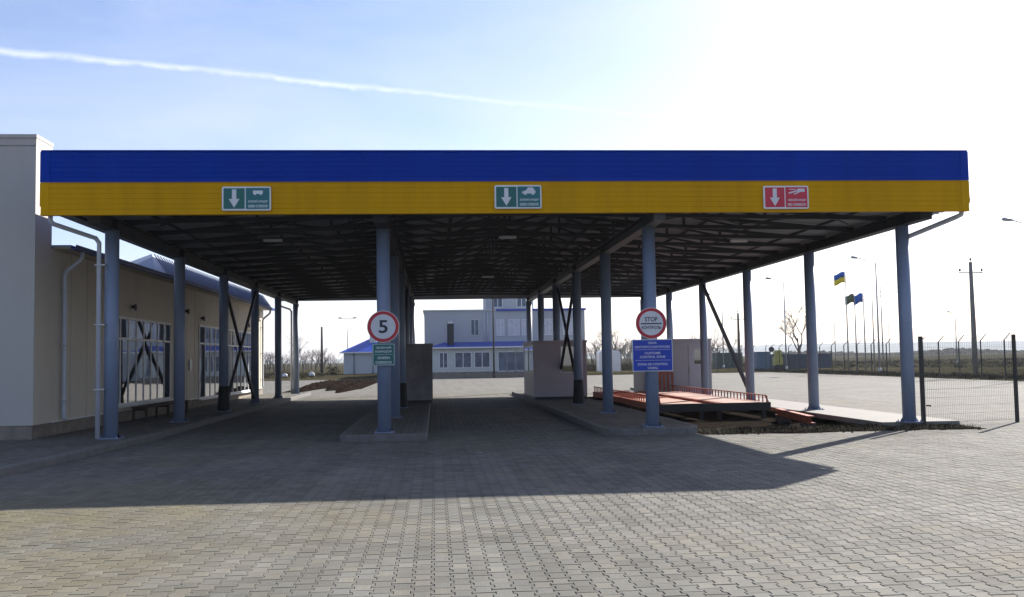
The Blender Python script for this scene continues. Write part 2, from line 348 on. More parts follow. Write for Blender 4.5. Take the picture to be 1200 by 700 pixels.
for i in range(nc):
    for j in range(nr):
        x = BX0+PITCH*(i+.5); y = BY0+LEN*(j+.5+(.5 if i % 2 else 0))
        if y > 22.2 and (-1.9 < x < -.4 or 4.1 < x < 12): continue
        if y > 21.5 and 6.2 < x < 12: continue
        cells.append((x, y))
inview = [c for c in cells if -.43*c[1] < c[0] < .595*c[1] and c[1] > 6.9+.1]
near = sorted(inview, key=lambda c: c[1]+.06*c[0])[:300]; nearset = set(near)
bme = bpy.data.meshes.new('paving_block'); bme.from_pydata([tuple(v) for v in bv], [], bf); bme.materials.append(M('paver_single'))
for x, y in near:
    o = bpy.data.objects.new('paving_block', bme); C.objects.link(o); o.parent = pv
    o.location = (x, y, random.uniform(0, .0035)); o.rotation_euler = (random.gauss(0, .003), random.gauss(0, .003), random.gauss(0, .008))
rest = [c for c in cells if c not in nearset]; nb = len(rest)
allv = np.empty((nb, len(bv), 3)); cc = np.array(rest)
rx = rng.normal(0, .003, nb); ry = rng.normal(0, .003, nb); rz = rng.normal(0, .008, nb)
allv[:, :, 0] = bv[None, :, 0]-rz[:, None]*bv[None, :, 1]+cc[:, None, 0]
allv[:, :, 1] = bv[None, :, 1]+rz[:, None]*bv[None, :, 0]+cc[:, None, 1]
allv[:, :, 2] = bv[None, :, 2]+rx[:, None]*bv[None, :, 1]-ry[:, None]*bv[None, :, 0]+rng.uniform(0, .0035, nb)[:, None]
me = bpy.data.meshes.new('paving_blocks'); nf = len(bf); lens = np.array([len(f) for f in bf]); flat = np.concatenate([np.array(f) for f in bf])
me.vertices.add(nb*len(bv)); me.vertices.foreach_set('co', allv.ravel())
me.loops.add(nb*len(flat)); me.loops.foreach_set('vertex_index', (flat[None, :]+np.arange(nb)[:, None]*len(bv)).ravel().astype(np.int32))
me.polygons.add(nb*nf); st = np.concatenate([[0], np.cumsum(lens)[:-1]])
me.polygons.foreach_set('loop_start', (st[None, :]+np.arange(nb)[:, None]*len(flat)).ravel().astype(np.int32))
at = me.attributes.new('tone', 'FLOAT', 'FACE'); at.data.foreach_set('value', np.repeat(rng.random(nb), nf))
me.polygons.foreach_set('use_smooth', np.zeros(nb*nf, dtype=bool)); me.update(calc_edges=True); me.validate(); me.materials.append(M('paver'))
o = link('paving_blocks', me, pv, (0, 0, 0)); o['kind'] = 'stuff'

# ------------------------------------------------------------------ kerbs and islands
def inward(path, d, closed):
    n = len(path); out = []
    for i in range(n):
        a = Vector(path[(i-1) % n] if closed or i else path[0]); b = Vector(path[i]); c = Vector(path[(i+1) % n] if closed or i < n-1 else path[-1])
        t1 = (b-a).normalized() if (b-a).length > 1e-6 else (c-b).normalized(); t2 = (c-b).normalized() if (c-b).length > 1e-6 else t1
        nn = (Vector((-t1.y, t1.x))+Vector((-t2.y, t2.x))).normalized(); k = 1/max(.4, nn.dot(Vector((-t1.y, t1.x))))
        out.append(b+nn*d*k)
    return out
def resample(path, step, closed):
    pts = [Vector(p) for p in path]; out = []
    segs = list(zip(pts, pts[1:]+([pts[0]] if closed else [])))
    for a, b in segs:
        k = max(1, round((b-a).length/step)); out += [a+(b-a)*i/k for i in range(k)]
    if not closed: out.append(pts[-1])
    return out
def kerbs(parent, path, closed, z=.15, wd=.13, step=.95):
    o = resample(path, step, closed); q = inward(o, wd, closed); n = len(o)
    for i in range(n if closed else n-1):
        a, b, c, d = o[i], o[(i+1) % n], q[(i+1) % n], q[i]; gp = .005/max(.05, (b-a).length)
        a2, b2 = a.lerp(b, gp), b.lerp(a, gp); d2, c2 = d.lerp(c, gp), c.lerp(d, gp)
        dz = random.uniform(-.004, .004); ch = .02/wd
        sec = lambda p, r: [(p.x, p.y, -.012), (p.x, p.y, z-.025+dz), (*p.lerp(r, ch), z+dz), (r.x, r.y, z+dz), (r.x, r.y, -.012)]
        mb = MB().add(sec(a2, d2)+sec(b2, c2), [(0, 1, 2, 3, 4)[::-1], (5, 6, 7, 8, 9)]+[(k, k+5, (k+1) % 5+5, (k+1) % 5)[::-1] for k in range(5)])
        mb.build('kerb_stone', 'kerb', parent)
    return q
def island(name, path):
    t = thing(name, (path[0][0], path[0][1], 0), None, None); t['kind'] = 'structure'
    q = kerbs(t, path, True); MB().prism([(p.x, p.y) for p in q], .0, .144).build('island_top', 'paver_far', t)
def rounded(x0, x1, y0, y1, r, k=3):
    p = []
    for cx, cy, a0 in ((x0+r, y0+r, 180), (x1-r, y0+r, 270), (x1-r, y1-r, 0), (x0+r, y1-r, 90)):
        p += [(cx+r*math.cos(R(a0+90*i/k)), cy+r*math.sin(R(a0+90*i/k))) for i in range(k+1)]
    return p
island('traffic_island', rounded(-2.1, -.18, 21.75, 49.5, .35))
island('traffic_island', rounded(3.72, 5.98, 21.75, 49.3, .8))
fw = thing('footway', (-8, 22, 0), None, None); fw['kind'] = 'structure'
kp = [(-7.1, 2), (-6.95, 14), (-6.8, 16.5), (-6.6, 19.6), (-6.38, 23.8), (-6.45, 27), (-6.5, 36), (-6.5, 53.2), (-6.9, 53.6), (-10, 53.6)]
q = kerbs(fw, [p for p in kp], False)
MB().prism([(p.x, p.y) for p in q]+[(-24, 53.5), (-24, 2)], 0, .143).build('footway_top', 'paver_far', fw)
# concrete slab under the right row of posts
sl = thing('concrete_slab', (11, 22.5, 0), None, None); sl['kind'] = 'structure'
MB().prism([(10.35, 22.55), (12.2, 22.5), (12.2, 52.5), (10.35, 52.5)], -.5, .12).build('slab_body', 'slab', sl)
# pit
mb = MB()
mb.add([(PX0, PY0, -.16), (PX1, PY0, -.16), (PX1, PY1, -.16), (PX0, PY1, -.16), (PX0, PY0, 0), (PX1, PY0, 0), (PX1, PY1, 0), (PX0, PY1, 0)],
       [(0, 1, 2, 3), (0, 4, 5, 1), (1, 5, 6, 2), (2, 6, 7, 3), (3, 7, 4, 0)])
mb.build('pit', 'soil', kind='structure')
# soil heaped along the front of the pit
def heap(name, x0, x1, y0, y1, h, m, nx=60, ny=14, z0=-.012, seed=1, **kw):
    rg = random.Random(seed); vs = []
    ph = [rg.uniform(0, 6.28) for _ in range(8)]
    for i in range(nx+1):
        for j in range(ny+1):
            u = i/nx; v = j/ny
            ed = min(1, u*9, (1-u)*9)*math.sin(math.pi*v)**.7
            x = x0+(x1-x0)*u; y = y0+(y1-y0)*(v+(.10*math.sin(9*u+ph[0])+.06*math.sin(23*u+ph[1]))*(1-v))
            z = h*ed*(.55+.25*math.sin(17*u+ph[2]+3*v)+.2*math.sin(41*u+ph[3]-5*v)+rg.uniform(-.28, .28))
            vs.append((x+rg.uniform(-.01, .01), y+rg.uniform(-.01, .01), z0+max(0, z)))
    return MB().add(vs, [(i*(ny+1)+j, (i+1)*(ny+1)+j, (i+1)*(ny+1)+j+1, i*(ny+1)+j+1) for i in range(nx) for j in range(ny)]).build(name, m, **kw)
heap('soil_heap', 5.85, 12.3, 21.5, 22.6, .11, 'soil', 170, 26, z0=.006, seed=3, kind='stuff')
heap('soil_bank', -8.9, -4.6, 60.5, 93, .3, 'soil_dark', 40, 40, z0=.004, seed=5, kind='stuff')
mb = MB(); rg = random.Random(4)
for _ in range(170):
    x = rg.uniform(5.9, 12.2); y = rg.gauss(21.7, .28) if rg.random() < .7 else rg.uniform(21.3, 22.9); s = rg.uniform(.008, .03)*(1.6 if rg.random() < .08 else 1)
    if y < 21.1: continue
    ang = [rg.uniform(.7, 1.2) for _ in range(6)]
    vs = [(x+s*ang[k]*math.cos(k*math.pi/3), y+s*ang[k]*math.sin(k*math.pi/3), .0) for k in range(6)]+[(x+s*.55*ang[k]*math.cos(k*math.pi/3+.2), y+s*.55*ang[k]*math.sin(k*math.pi/3+.2), s*.8+.02) for k in range(6)]
    mb.add(vs, [(6, 7, 8, 9, 10, 11)]+[(k, (k+1) % 6, (k+1) % 6+6, k+6) for k in range(6)])
mb.build('clods', 'dry_soil', kind='stuff')
mb = MB()
for _ in range(1500):                       # dry grass on the heap
    x = rg.uniform(5.9, 12.2); y = rg.uniform(21.45, 22.6); h = rg.uniform(.03, .09); a = rg.uniform(0, 6.28); b = rg.uniform(-.06, .06)
    mb.add([(x-.006*math.cos(a), y-.006*math.sin(a), .03), (x+.006*math.cos(a), y+.006*math.sin(a), .03), (x+b, y+rg.uniform(-.06, .06), .05+h)], [(0, 1, 2)])
mat('dry_grass', (.20, .17, .09), .9, var=.3, scale=9); mb.build('dry_grass', 'dry_grass', kind='stuff')

# ================================================================== canopy
XS = [-7.05, -1.13, 4.92, 10.95]; YS = [22.42+5.83*i for i in range(6)]
XL, XR, YF, YB, ZT, ZB, ZM = -8.0, 11.76, 20.9, 52.0, 6.165, 4.816, 5.497
XM = (XL+XR)/2
cn = thing('canopy', (XM, YF, 0), 'large open checkpoint canopy with blue and yellow fascia on steel columns', 'canopy')
def zroof(x): return 4.95+.095*min(x-XL, XR-x)
mcol = MB().tube([(0, 0, 0), (0, 0, 4.69)], .15, 28).mesh('column'); mcol.materials.append(M('column'))
mbase = MB().box(-.22, .22, -.22, .22, .0, .02)
for sx, sy in ((-1, -1), (1, -1), (1, 1), (-1, 1)): mbase.tube([(sx*.18, sy*.18, .0), (sx*.18, sy*.18, .055)], .016, 6)
for a in range(8): mbase.add([(.15*math.cos(a*.785), .15*math.sin(a*.785), .02), (.215*math.cos(a*.785), .215*math.sin(a*.785), .02), (.15*math.cos(a*.785), .15*math.sin(a*.785), .13)], [(0, 1, 2), (2, 1, 0)])
mbase = mbase.mesh('base_plate'); mbase.materials.append(M('column'))
mcap = MB().box(-.19, .19, -.19, .19, 4.67, 4.69).mesh('cap_plate'); mcap.materials.append(M('column'))
mwrap = MB().tube([(0, 0, .0), (0, 0, .1), (0, 0, .5), (0, 0, .86)], [.215, .205, .18, .165], 20).mesh('rubber_wrap'); mwrap.materials.append(M('rubber'))
for xi, X in enumerate(XS):
    for yi, Y in enumerate(YS):
        zb = .12 if xi == 3 else .144
        col = bpy.data.objects.new('column', mcol); C.objects.link(col); col.parent = cn; col.location = (X-XM, Y-YF, zb-.001); ORG[col.as_pointer()] = (X, Y, zb); col.scale.z = (4.69-zb)/4.69
        for nm, me_ in (('base_plate', mbase),)+((('rubber_wrap', mwrap),) if yi == 2 and xi < 3 else ()):
            o = bpy.data.objects.new(nm, me_); C.objects.link(o); o.parent = col; o.location = (0, 0, .001)
# longitudinal H beams on each row
for X in XS:
    mb = MB(); z0, z1 = 4.69, 4.69+.26
    mb.box(X-.13, X+.13, YF+.35, YB-.15, z0, z0+.018).box(X-.008, X+.008, YF+.352, YB-.152, z0+.018, z1-.018).box(X-.13, X+.13, YF+.35, YB-.15, z1-.018, z1)
    for Y in YS: mb.box(X-.12, X+.12, Y-.01, Y+.01, z0+.019, z1-.019)
    mb.box(X-.13, X+.13, YF+.33, YF+.349, z0+.002, z1+.1)
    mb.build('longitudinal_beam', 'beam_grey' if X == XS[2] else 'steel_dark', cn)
# trusses across
nt_ = 17; ty = [YF+.42+i*(YB-YF-.75)/(nt_-1) for i in range(nt_)]
def zbot(x): return 4.99+.16*(1-abs(x-XM)/(XM-XS[0])) if XS[0] < x < XS[3] else 4.99
mb = MB(); px = [XS[0]+i*(XS[3]-XS[0])/12 for i in range(13)]
mb.bar((XS[0]-.12, 0, zroof(XS[0]-.12)-.10), (XM, 0, zroof(XM)-.10), .09); mb.bar((XM, 0, zroof(XM)-.10), (XS[3]+.12, 0, zroof(XS[3]+.12)-.10), .09)
mb.bar((XS[0], 0, zbot(XS[0]+.001)), (XM, 0, zbot(XM)), .09); mb.bar((XM, 0, zbot(XM)), (XS[3], 0, zbot(XS[3]-.001)), .09)
for i in range(1, 12):
    x = px[i]; mb.bar((x, 0, zbot(x)), (x, 0, zroof(x)-.1), .065)
for i in range(12):
    a, b = px[i], px[i+1]
    if i < 6: a, b = b, a
    if i % 2 == 0: mb.bar((a, 0, zbot(a)), (b, 0, zroof(b)-.1), .055)
    else: mb.bar((a, 0, zroof(a)-.1), (b, 0, zbot(b)), .055)
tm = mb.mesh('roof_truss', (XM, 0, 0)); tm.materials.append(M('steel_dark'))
for y in ty:
    o = bpy.data.objects.new('roof_truss', tm); C.objects.link(o); o.parent = cn; o.location = (0, y-YF, 0)
# purlins and lower ties along the canopy
for i in range(15):
    x = XL+.35+i*(XR-XL-.7)/14; z = zroof(x)-.035
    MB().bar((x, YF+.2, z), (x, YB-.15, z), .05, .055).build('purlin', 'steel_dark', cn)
for X in XS[1:3]:
    for Y in YS: MB().box(X-.09, X+.09, Y-.09, Y+.09, 4.951, zroof(X)-.05).build('stub_post', 'steel_dark', cn)
# plan bracing between trusses near the front and in the middle
for k in (0, 7, 14):
    mb = MB()
    for i in range(0, 12, 2):
        a, b = px[i], px[i+2]; mb.bar((a, ty[k], zbot(a)+.06), (b, ty[k+2], zbot(b)+.06), .03); mb.bar((b, ty[k], zbot(b)+.09), (a, ty[k+2], zbot(a)+.09), .03)
    mb.build('plan_bracing', 'steel_dark', cn)
# trapezoidal roof sheet, ribs running down the slope
mb = MB(); per = .25; prof = []
y = YF+.06
while y < YB-.05:
    prof += [(y, 0), (y+.10, 0), (y+.13, .035), (y+.22, .035)]; y += per
prof.append((YB-.02, 0)); n = len(prof); vs = []
for x in (XL, XM, XR): vs += [(x, yy, zroof(x)+zz) for yy, zz in prof]
mb.add(vs, [(k*n+i, (k+1)*n+i, (k+1)*n+i+1, k*n+i+1) for k in range(2) for i in range(n-1)])
o = mb.build('roof_sheet', 'zinc', cn); so = o.modifiers.new('s', 'SOLIDIFY'); so.thickness = .004
# fascia: ribbed sheets, blue over yellow
def siding(z0, z1, k, x0, x1, y, name, m):
    h = (z1-z0)/k; pr = []
    for i in range(k):
        a = z0+i*h; pr += [(0, a), (0, a+h*.72), (.009, a+h*.80), (.009, a+h*.93)]
    pr.append((0, z1)); n = len(pr); mb = MB()
    nx = 12; vs = []
    for i in range(nx+1): vs += [(x0+(x1-x0)*i/nx, y+d, z) for d, z in pr]
    mb.add(vs, [(i*n+j, (i+1)*n+j, (i+1)*n+j+1, i*n+j+1) for i in range(nx) for j in range(n-1)])
    mb.add([(x0, y+.03, z0), (x1, y+.03, z0), (x1, y+.03, z1), (x0, y+.03, z1)], [(3, 2, 1, 0)]); return mb.build(name, m, cn)
siding(ZM, ZT-.03, 6, XL+.16, XR-.16, YF, 'blue_fascia', 'blue')
siding(ZB+.02, ZM-.012, 6, XL+.16, XR-.16, YF, 'yellow_fascia', 'yellow')
MB().box(XL, XR, YF-.012, YF+.06, ZM-.008, ZM-.001).build('fascia_joint', 'yellow', cn)
MB().box(XL, XR, YF-.02, YF+.1, ZT-.028, ZT).build('fascia_cap', 'blue', cn)
MB().box(XL-.01, XR+.01, YF-.012, YF+.12, ZB, ZB+.019).build('drip_edge', 'yellow', cn)
for s, x in ((-1, XL), (1, XR)):
    a, b = (x, x+.16) if s < 0 else (x-.16, x)
    MB().box(a, b, YF-.012, YF+.05, ZM, ZT-.029).build('corner_trim', 'blue', cn); MB().box(a, b, YF-.012, YF+.05, ZB+.02, ZM-.012).build('corner_trim', 'yellow', cn)
    a, b = (x-.02, x) if s < 0 else (x, x+.02)
    y0 = 23.9 if s < 0 else YF-.012
    MB().box(a, b, YF-.012 if s > 0 else YF-.012, YB if s > 0 else YF+.5, ZM, ZT-.029).build('side_fascia', 'blue', cn)
    MB().box(a, b, YF-.012, YB if s > 0 else YF+.5, 5.0, ZM-.012).build('side_fascia', 'yellow', cn)
MB().box(XL, XR, YB-.03, YB, ZM, ZT).build('back_fascia', 'blue', cn); MB().box(XL, XR, YB-.03, YB, 4.9, ZM-.01).build('back_fascia', 'yellow', cn); MB().box(XL+.01, XR-.01, YB-.05, YB-.032, 4.885, ZT-.05).build('back_liner', 'zinc', cn)
MB().box(XL-.012, XL+.012, YF+.52, YB, 4.953, 5.72).build('side_fascia', 'blue', cn)
# frame carrying the front fascia
mb = MB()
for i in range(14):
    x = XL+.3+i*(XR-XL-.6)/13; mb.bar((x, YF+.08, ZB+.06), (x, YF+.08, ZT-.06), .05); mb.bar((x, YF+.08, ZB+.06), (x, YF+.42, zbot(x)), .04)
mb.bar((XL+.05, YF+.10, ZB+.06), (XR-.05, YF+.10, ZB+.06), .05).bar((XL+.05, YF+.10, ZT-.1), (XR-.05, YF+.10, ZT-.1), .05)
mb.build('fascia_frame', 'steel_dark', cn)
# gutters, downpipes
MB().prism_y([(XR+.02, 5.02), (XR+.14, 5.02), (XR+.16, 5.14), (XR+.145, 5.14), (XR+.13, 5.035), (XR+.03, 5.035), (XR+.03, 5.14), (XR+.02, 5.14)], YF+.2, YB).build('gutter', 'pipe', cn)
MB().tube([(XR+.06, 21.2, 5.03), (XR-.01, 21.2, 4.84), (XR-.02, 21.2, 4.78), (XR-.10, 21.28, 4.735), (11.12, 22.38, 4.45), (11.0, 22.62, 4.36), (10.97, 22.66, 4.2), (10.97, 22.66, .13)], .055, 12).build('downpipe', 'pipe', cn)
MB().tube([(XL+.10, 21.15, 4.96), (XL+.10, 21.15, 4.74), (XL+.14, 21.2, 4.68), (-7.33, 22.2, 4.50), (-7.27, 22.24, 4.40), (-7.27, 22.24, .16)], .05, 12).build('downpipe', 'pipe', cn)
MB().tube([(XL-.09, 51.7, 4.84), (XL-.05, 51.7, 4.72), (XL+.05, 51.7, 4.66), (-7.36, 51.6, 4.45), (-7.28, 51.6, 4.36), (-7.28, 51.6, .16)], .055, 10).build('downpipe', 'pipe', cn)
for z in (1.2, 2.6, 3.9): MB().box(-7.34, -7.12, 22.16, 22.3, z, z+.03).build('pipe_clamp', 'galv', cn)
# cross bracing
def brace(x, ya, yb, both=True):
    off = .0
    MB().bar((x-.03, ya+.1, 4.55), (x-.03, yb-.1, .35), .09).build('cross_brace', 'steel_dark', cn)
    if both: MB().bar((x+.05, ya+.1, .35), (x+.05, yb-.1, 4.55), .09).build('cross_brace', 'steel_dark', cn)
brace(XS[0], YS[2], YS[3]); brace(XS[2], YS[2], YS[3]); brace(XS[1], YS[2], YS[3])
MB().bar((XS[3], YS[3]-.1, 4.6), (XS[3], YS[2]+.1, .45), .11).build('cross_brace', 'steel_dark', cn)
# unlit luminaires hung under the trusses
for x, y, z in ((2.02, 26.9, 5.02), (2.17, 39.7, 5.01), (-4.2, 26.4, 4.92), (8.64, 27.5, 4.95)):
    f = MB().box(x-.24, x+.24, y-.06, y+.06, z-.02, z+.05).build('light_fixture', 'white_metal', cn); bevel(f, .012)
    MB().tube([(x-.2, y, z+.05), (x-.2, y, zroof(x)-.1)], .008, 5).tube([(x+.2, y, z+.05), (x+.2, y, zroof(x)-.1)], .008, 5).build('hanger', 'steel_dark', cn)

# ------------------------------------------------------------------ signs on the canopy
def arrow(cx, cz, y, w_, h_):
    return MB().prism_y([(cx, cz-h_/2), (cx+w_/2, cz-.02*h_), (cx+w_*.2, cz-.02*h_), (cx+w_*.2, cz+h_/2), (cx-w_*.2, cz+h_/2), (cx-w_*.2, cz-.02*h_), (cx-w_/2, cz-.02*h_)], y-.004, y)
def direction_sign(cx, cz, m1, m2, label, l1, l2, icon):
    W, H = 1.0, .5; y = YF-.055
    t = thing('direction_sign', (cx, y, cz-H/2), label, 'sign', 'lane direction signs on the yellow fascia')
    MB().prism_y([(cx+a, cz+b) for a, b in rounded(-W/2, W/2, -H/2, H/2, .035)], y, y+.03).build('panel', 'board_frame', t)
    MB().box(cx-W/2+.035, cx-.035, y-.004, y-.001, cz-H/2+.035, cz+H/2-.035).build('arrow_field', m1, t)
    MB().box(cx-.012, cx+W/2-.03, y-.004, y-.001, cz-H/2+.03, cz+H/2-.03).build('text_field', m2, t)
    arrow(cx-W/4, cz+.0, y-.004, .22, .38).build('arrow', 'white', t)
    x0 = cx+.235
    text_mesh(l1, x0, cz-.06, y-.005, .40, .065).build('lettering', 'board_frame', t); text_mesh(l2, x0, cz-.16, y-.005, .40, .055).build('lettering', 'board_frame', t)
    z = cz+.115; mb = MB()
    if icon == 'bus':
        mb.box(x0-.10, x0+.10, y-.008, y-.004, z-.02, z+.05)
        for dx in (-.06, .06): mb.prism_y([(x0+dx+.022*math.cos(i*.785), z-.025+.022*math.sin(i*.785)) for i in range(8)], y-.0105, y-.0085)
    elif icon == 'car':
        mb.prism_y([(x0-.15, z-.045), (x0+.13, z-.045), (x0+.14, z+.0), (x0+.10, z+.05), (x0+.08, z+.085), (x0-.02, z+.085), (x0-.07, z+.02), (x0-.14, z+.0)], y-.008, y-.004)
        for dx in (-.08, .08): mb.prism_y([(x0+dx+.028*math.cos(i*.785), z-.05+.028*math.sin(i*.785)) for i in range(8)], y-.0105, y-.0085)
    else:
        mb.box(x0+.02, x0+.18, y-.008, y-.004, z+.0, z+.07)
        mb.bar((x0-.18, y-.0125, z-.03), (x0+.1, y-.0125, z+.05), .004, .03); mb.bar((x0-.06, y-.009, z-.05), (x0+.06, y-.009, z-.0), .004, .025)
        mb.box(x0-.16, x0-.02, y-.008, y-.004, z+.05, z+.065)
    mb.build('pictogram', 'white' if icon != 'bus' else 'board_frame', t)
    MB().box(cx-.4, cx-.35, y+.03, YF+.0, cz-.2, cz+.2).box(cx+.35, cx+.4, y+.03, YF, cz-.2, cz+.2).build('bracket', 'galv', t)
direction_sign(-3.855, 5.14, 'sign_green', 'sign_green2', 'green lane sign with white down arrow nearest the cream building', 'ЗЕЛЕНИЙ КОРИДОР', 'GREEN CORRIDOR', 'bus')
direction_sign(1.80, 5.155, 'sign_green', 'sign_green2', 'green lane sign with down arrow and white car above the central lane', 'ЗЕЛЕНИЙ КОРИДОР', 'GREEN CORRIDOR', 'car')
direction_sign(7.62, 5.125, 'sign_red', 'sign_red', 'red lane sign with white down arrow on the yellow fascia', 'ЧЕРВОНИЙ КОРИДОР', 'RED CORRIDOR', 'gate')

YG = 22.2
t = thing('speed_limit_sign', (-1.13, YG, 2.14), 'round red-rimmed white sign reading 5 on the left island post', 'sign')
disc(-1.13, YG, YG+.02, 2.49, .355).build('backing', 'board_frame', t); disc(-1.13, YG-.003, YG-.0005, 2.49, .343).build('rim', 'red', t); disc(-1.13, YG-.006, YG-.0035, 2.49, .272).build('face', 'white', t)
text_mesh('5', -1.13, 2.49, YG-.008, .20, .29).build('numeral', 'ink', t)
MB().box(-1.2, -1.06, YG+.02, YG+.09, 2.35, 2.4).box(-1.2, -1.06, YG+.02, YG+.09, 2.6, 2.65).build('clamp', 'galv', t)
t = thing('green_corridor_plate', (-1.125, YG, 1.63), 'small green plate with white lettering under the round 5 sign', 'sign')
MB().box(-1.37, -.88, YG, YG+.02, 1.63, 2.115).build('panel', 'sign_green', t)
mb = MB(); x0, x1, z0, z1 = -1.362, -.888, 1.638, 2.107
for b in ((x0, x1, z0, z0+.01), (x0, x1, z1-.01, z1), (x0, x0+.01, z0+.01, z1-.01), (x1-.01, x1, z0+.01, z1-.01), (x0+.04, x1-.04, 1.872, 1.878)): mb.box(b[0], b[1], YG-.003, YG-.0005, b[2], b[3])
mb.build('border', 'board_frame', t)
for s, z, wd in (('ЗЕЛЕНИЙ', 2.03, .33), ('КОРИДОР', 1.935, .36), ('GREEN', 1.80, .27), ('CORRIDOR', 1.70, .36)): text_mesh(s, -1.125, z, YG-.002, wd, .055).build('lettering', 'board_frame', t)
t = thing('stop_control_sign', (4.89, YG, 2.13), 'round red-rimmed white sign reading STOP over a bar on the right island post', 'sign')
disc(4.89, YG, YG+.02, 2.485, .355).build('backing', 'board_frame', t); disc(4.89, YG-.003, YG-.0005, 2.485, .343).build('rim', 'red', t); disc(4.89, YG-.006, YG-.0035, 2.485, .275).build('face', 'white', t)
text_mesh('STOP', 4.89, 2.575, YG-.008, .29, .105).build('lettering', 'ink', t); text_mesh('КОНТРОЛЬ', 4.89, 2.39, YG-.008, .44, .075).build('lettering', 'ink', t)
MB().box(4.65, 5.13, YG-.009, YG-.0065, 2.463, 2.49).build('bar', 'ink', t)
MB().box(4.82, 4.96, YG+.02, YG+.09, 2.3, 2.35).box(4.82, 4.96, YG+.02, YG+.09, 2.6, 2.65).build('clamp', 'galv', t)
t = thing('customs_zone_plate', (4.905, YG, 1.42), 'square blue plate with white lettering under the round STOP sign', 'sign')
MB().box(4.445, 5.365, YG, YG+.02, 1.40, 2.12).build('panel', 'board_frame', t); MB().box(4.46, 5.35, YG-.003, YG-.0005, 1.415, 2.105).build('face', 'sign_blue', t)
for s, z, wd in (('ЗОНА', 2.04, .2), ('МИТНОГО КОНТРОЛЮ', 1.95, .80), ('CUSTOMS', 1.81, .36), ('CONTROL ZONE', 1.725, .58), ('ZONA DE CONTROL', 1.56, .70), ('VAMAL', 1.475, .25)): text_mesh(s, 4.905, z, YG-.005, wd, .052).build('lettering', 'white', t)
MB().box(4.50, 5.31, YG-.006, YG-.0035, 1.885, 1.892).box(4.50, 5.31, YG-.006, YG-.0035, 1.645, 1.652).build('divider', 'white', t)
MB().box(4.82, 4.99, YG+.02, YG+.09, 1.6, 1.65).box(4.82, 4.99, YG+.02, YG+.09, 1.9, 1.95).build('clamp', 'galv', t)

# ================================================================== cream building on the left
XW, YW, YE = -8.76, 22.6, 52.0
bd = thing('checkpoint_building', (-14, 22.6, .14), 'long low cream panel building with blue eaves beside the canopy', 'building')
MB().box(-24, XW, 23.55, YE, .45, 4.437).build('side_wall', 'wall_cream', bd)
MB().box(-24, XW-.03, YW+.02, YE-.03, .14, .447).build('plinth', 'plinth', bd)
pw = MB().box(-24, XW-.014, YW, 23.548, .45, 6.80).build('front_wall', 'wall_cream_shaded', bd)
MB().box(-24, XW+.015, YW-.03, 23.57, 6.802, 6.88).build('coping', 'wall_cream_shaded', bd)
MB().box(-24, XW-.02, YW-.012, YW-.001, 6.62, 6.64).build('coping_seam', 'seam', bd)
MB().box(XW-.28, XW+.002, YW-.015, YW-.001, .45, 6.60).build('corner_trim', 'wall_cream_shaded', bd)
MB().box(XW-.013, XW+.001, YW+.0, 23.547, .45, 6.80).build('corner_trim', 'wall_cream', bd)
for i in range(13):       # vertical joints of the wall panels
    x = -10.15-1.13*i; MB().box(x-.006, x+.006, YW-.003, YW-.0005, .46, 6.6).build('panel_joint', 'seam', bd)
for i in range(25):
    y = 24.8+1.13*i
    if not (27.8 < y < 33.9 or 37.9 < y < 48.7): MB().box(XW+.0005, XW+.004, y-.006, y+.006, .46, 4.43).build('panel_joint', 'seam', bd)
MB().box(XW-.02, XW+.025, 23.6, YE+.02, .447, .475).build('base_flashing', 'white_metal', bd)
# low roof with a sloping sheet band along the eaves of the rear bays; soffit and gutter
xe, ye0, ye1, ze = XW+.42, 30.6, YE+.4, 4.52
rf = MB().box(-24, xe, 23.56, ye1, 4.475, ze).build('roof', 'roof_greyblue', bd)
MB().add([(xe-.01, ye0, ze+.002), (xe-.01, ye1, ze+.002), (xe-.5, ye1, 5.22), (xe-.5, ye0+1.4, 5.22), (xe-1.6, ye0, ze+.002), (xe-1.6, ye1, ze+.002)], [(0, 1, 2, 3), (4, 0, 3), (5, 4, 3, 2), (1, 5, 2)]).build('eaves_band', 'roof_greyblue', rf)
mb = MB(); y = ye0+1.6
while y < ye1-.1: mb.bar((xe-.01, y, ze+.03), (xe-.49, y, 5.23), .025, .03); y += .35
mb.build('standing_seams', 'roof_greyblue', rf)
MB().box(XW+.001, xe-.01, 23.6, YE+.35, 4.44, 4.47).build('soffit', 'wall_cream', bd)
MB().prism_y([(xe-.01, 4.42), (xe+.10, 4.42), (xe+.12, 4.53), (xe+.105, 4.53), (xe+.09, 4.435), (xe+.005, 4.435), (xe+.005, 4.515), (xe-.01, 4.515)], 23.6, YE+.4).build('gutter', 'eave_blue', bd)
def dpipe(y): 
    p = MB().tube([(XW+.46, y, 4.43), (XW+.46, y, 4.3), (XW+.42, y, 4.22), (XW+.14, y-.05, 3.98), (XW+.09, y-.05, 3.88), (XW+.09, y-.05, .55), (XW+.14, y-.05, .48)], .05, 12).build('downpipe', 'pipe', bd)
    for z in (.9, 2.2, 3.5): MB().box(XW+.001, XW+.15, y-.12, y+.02, z, z+.025).build('pipe_clamp', 'galv', bd)
dpipe(24.2); dpipe(51.3)
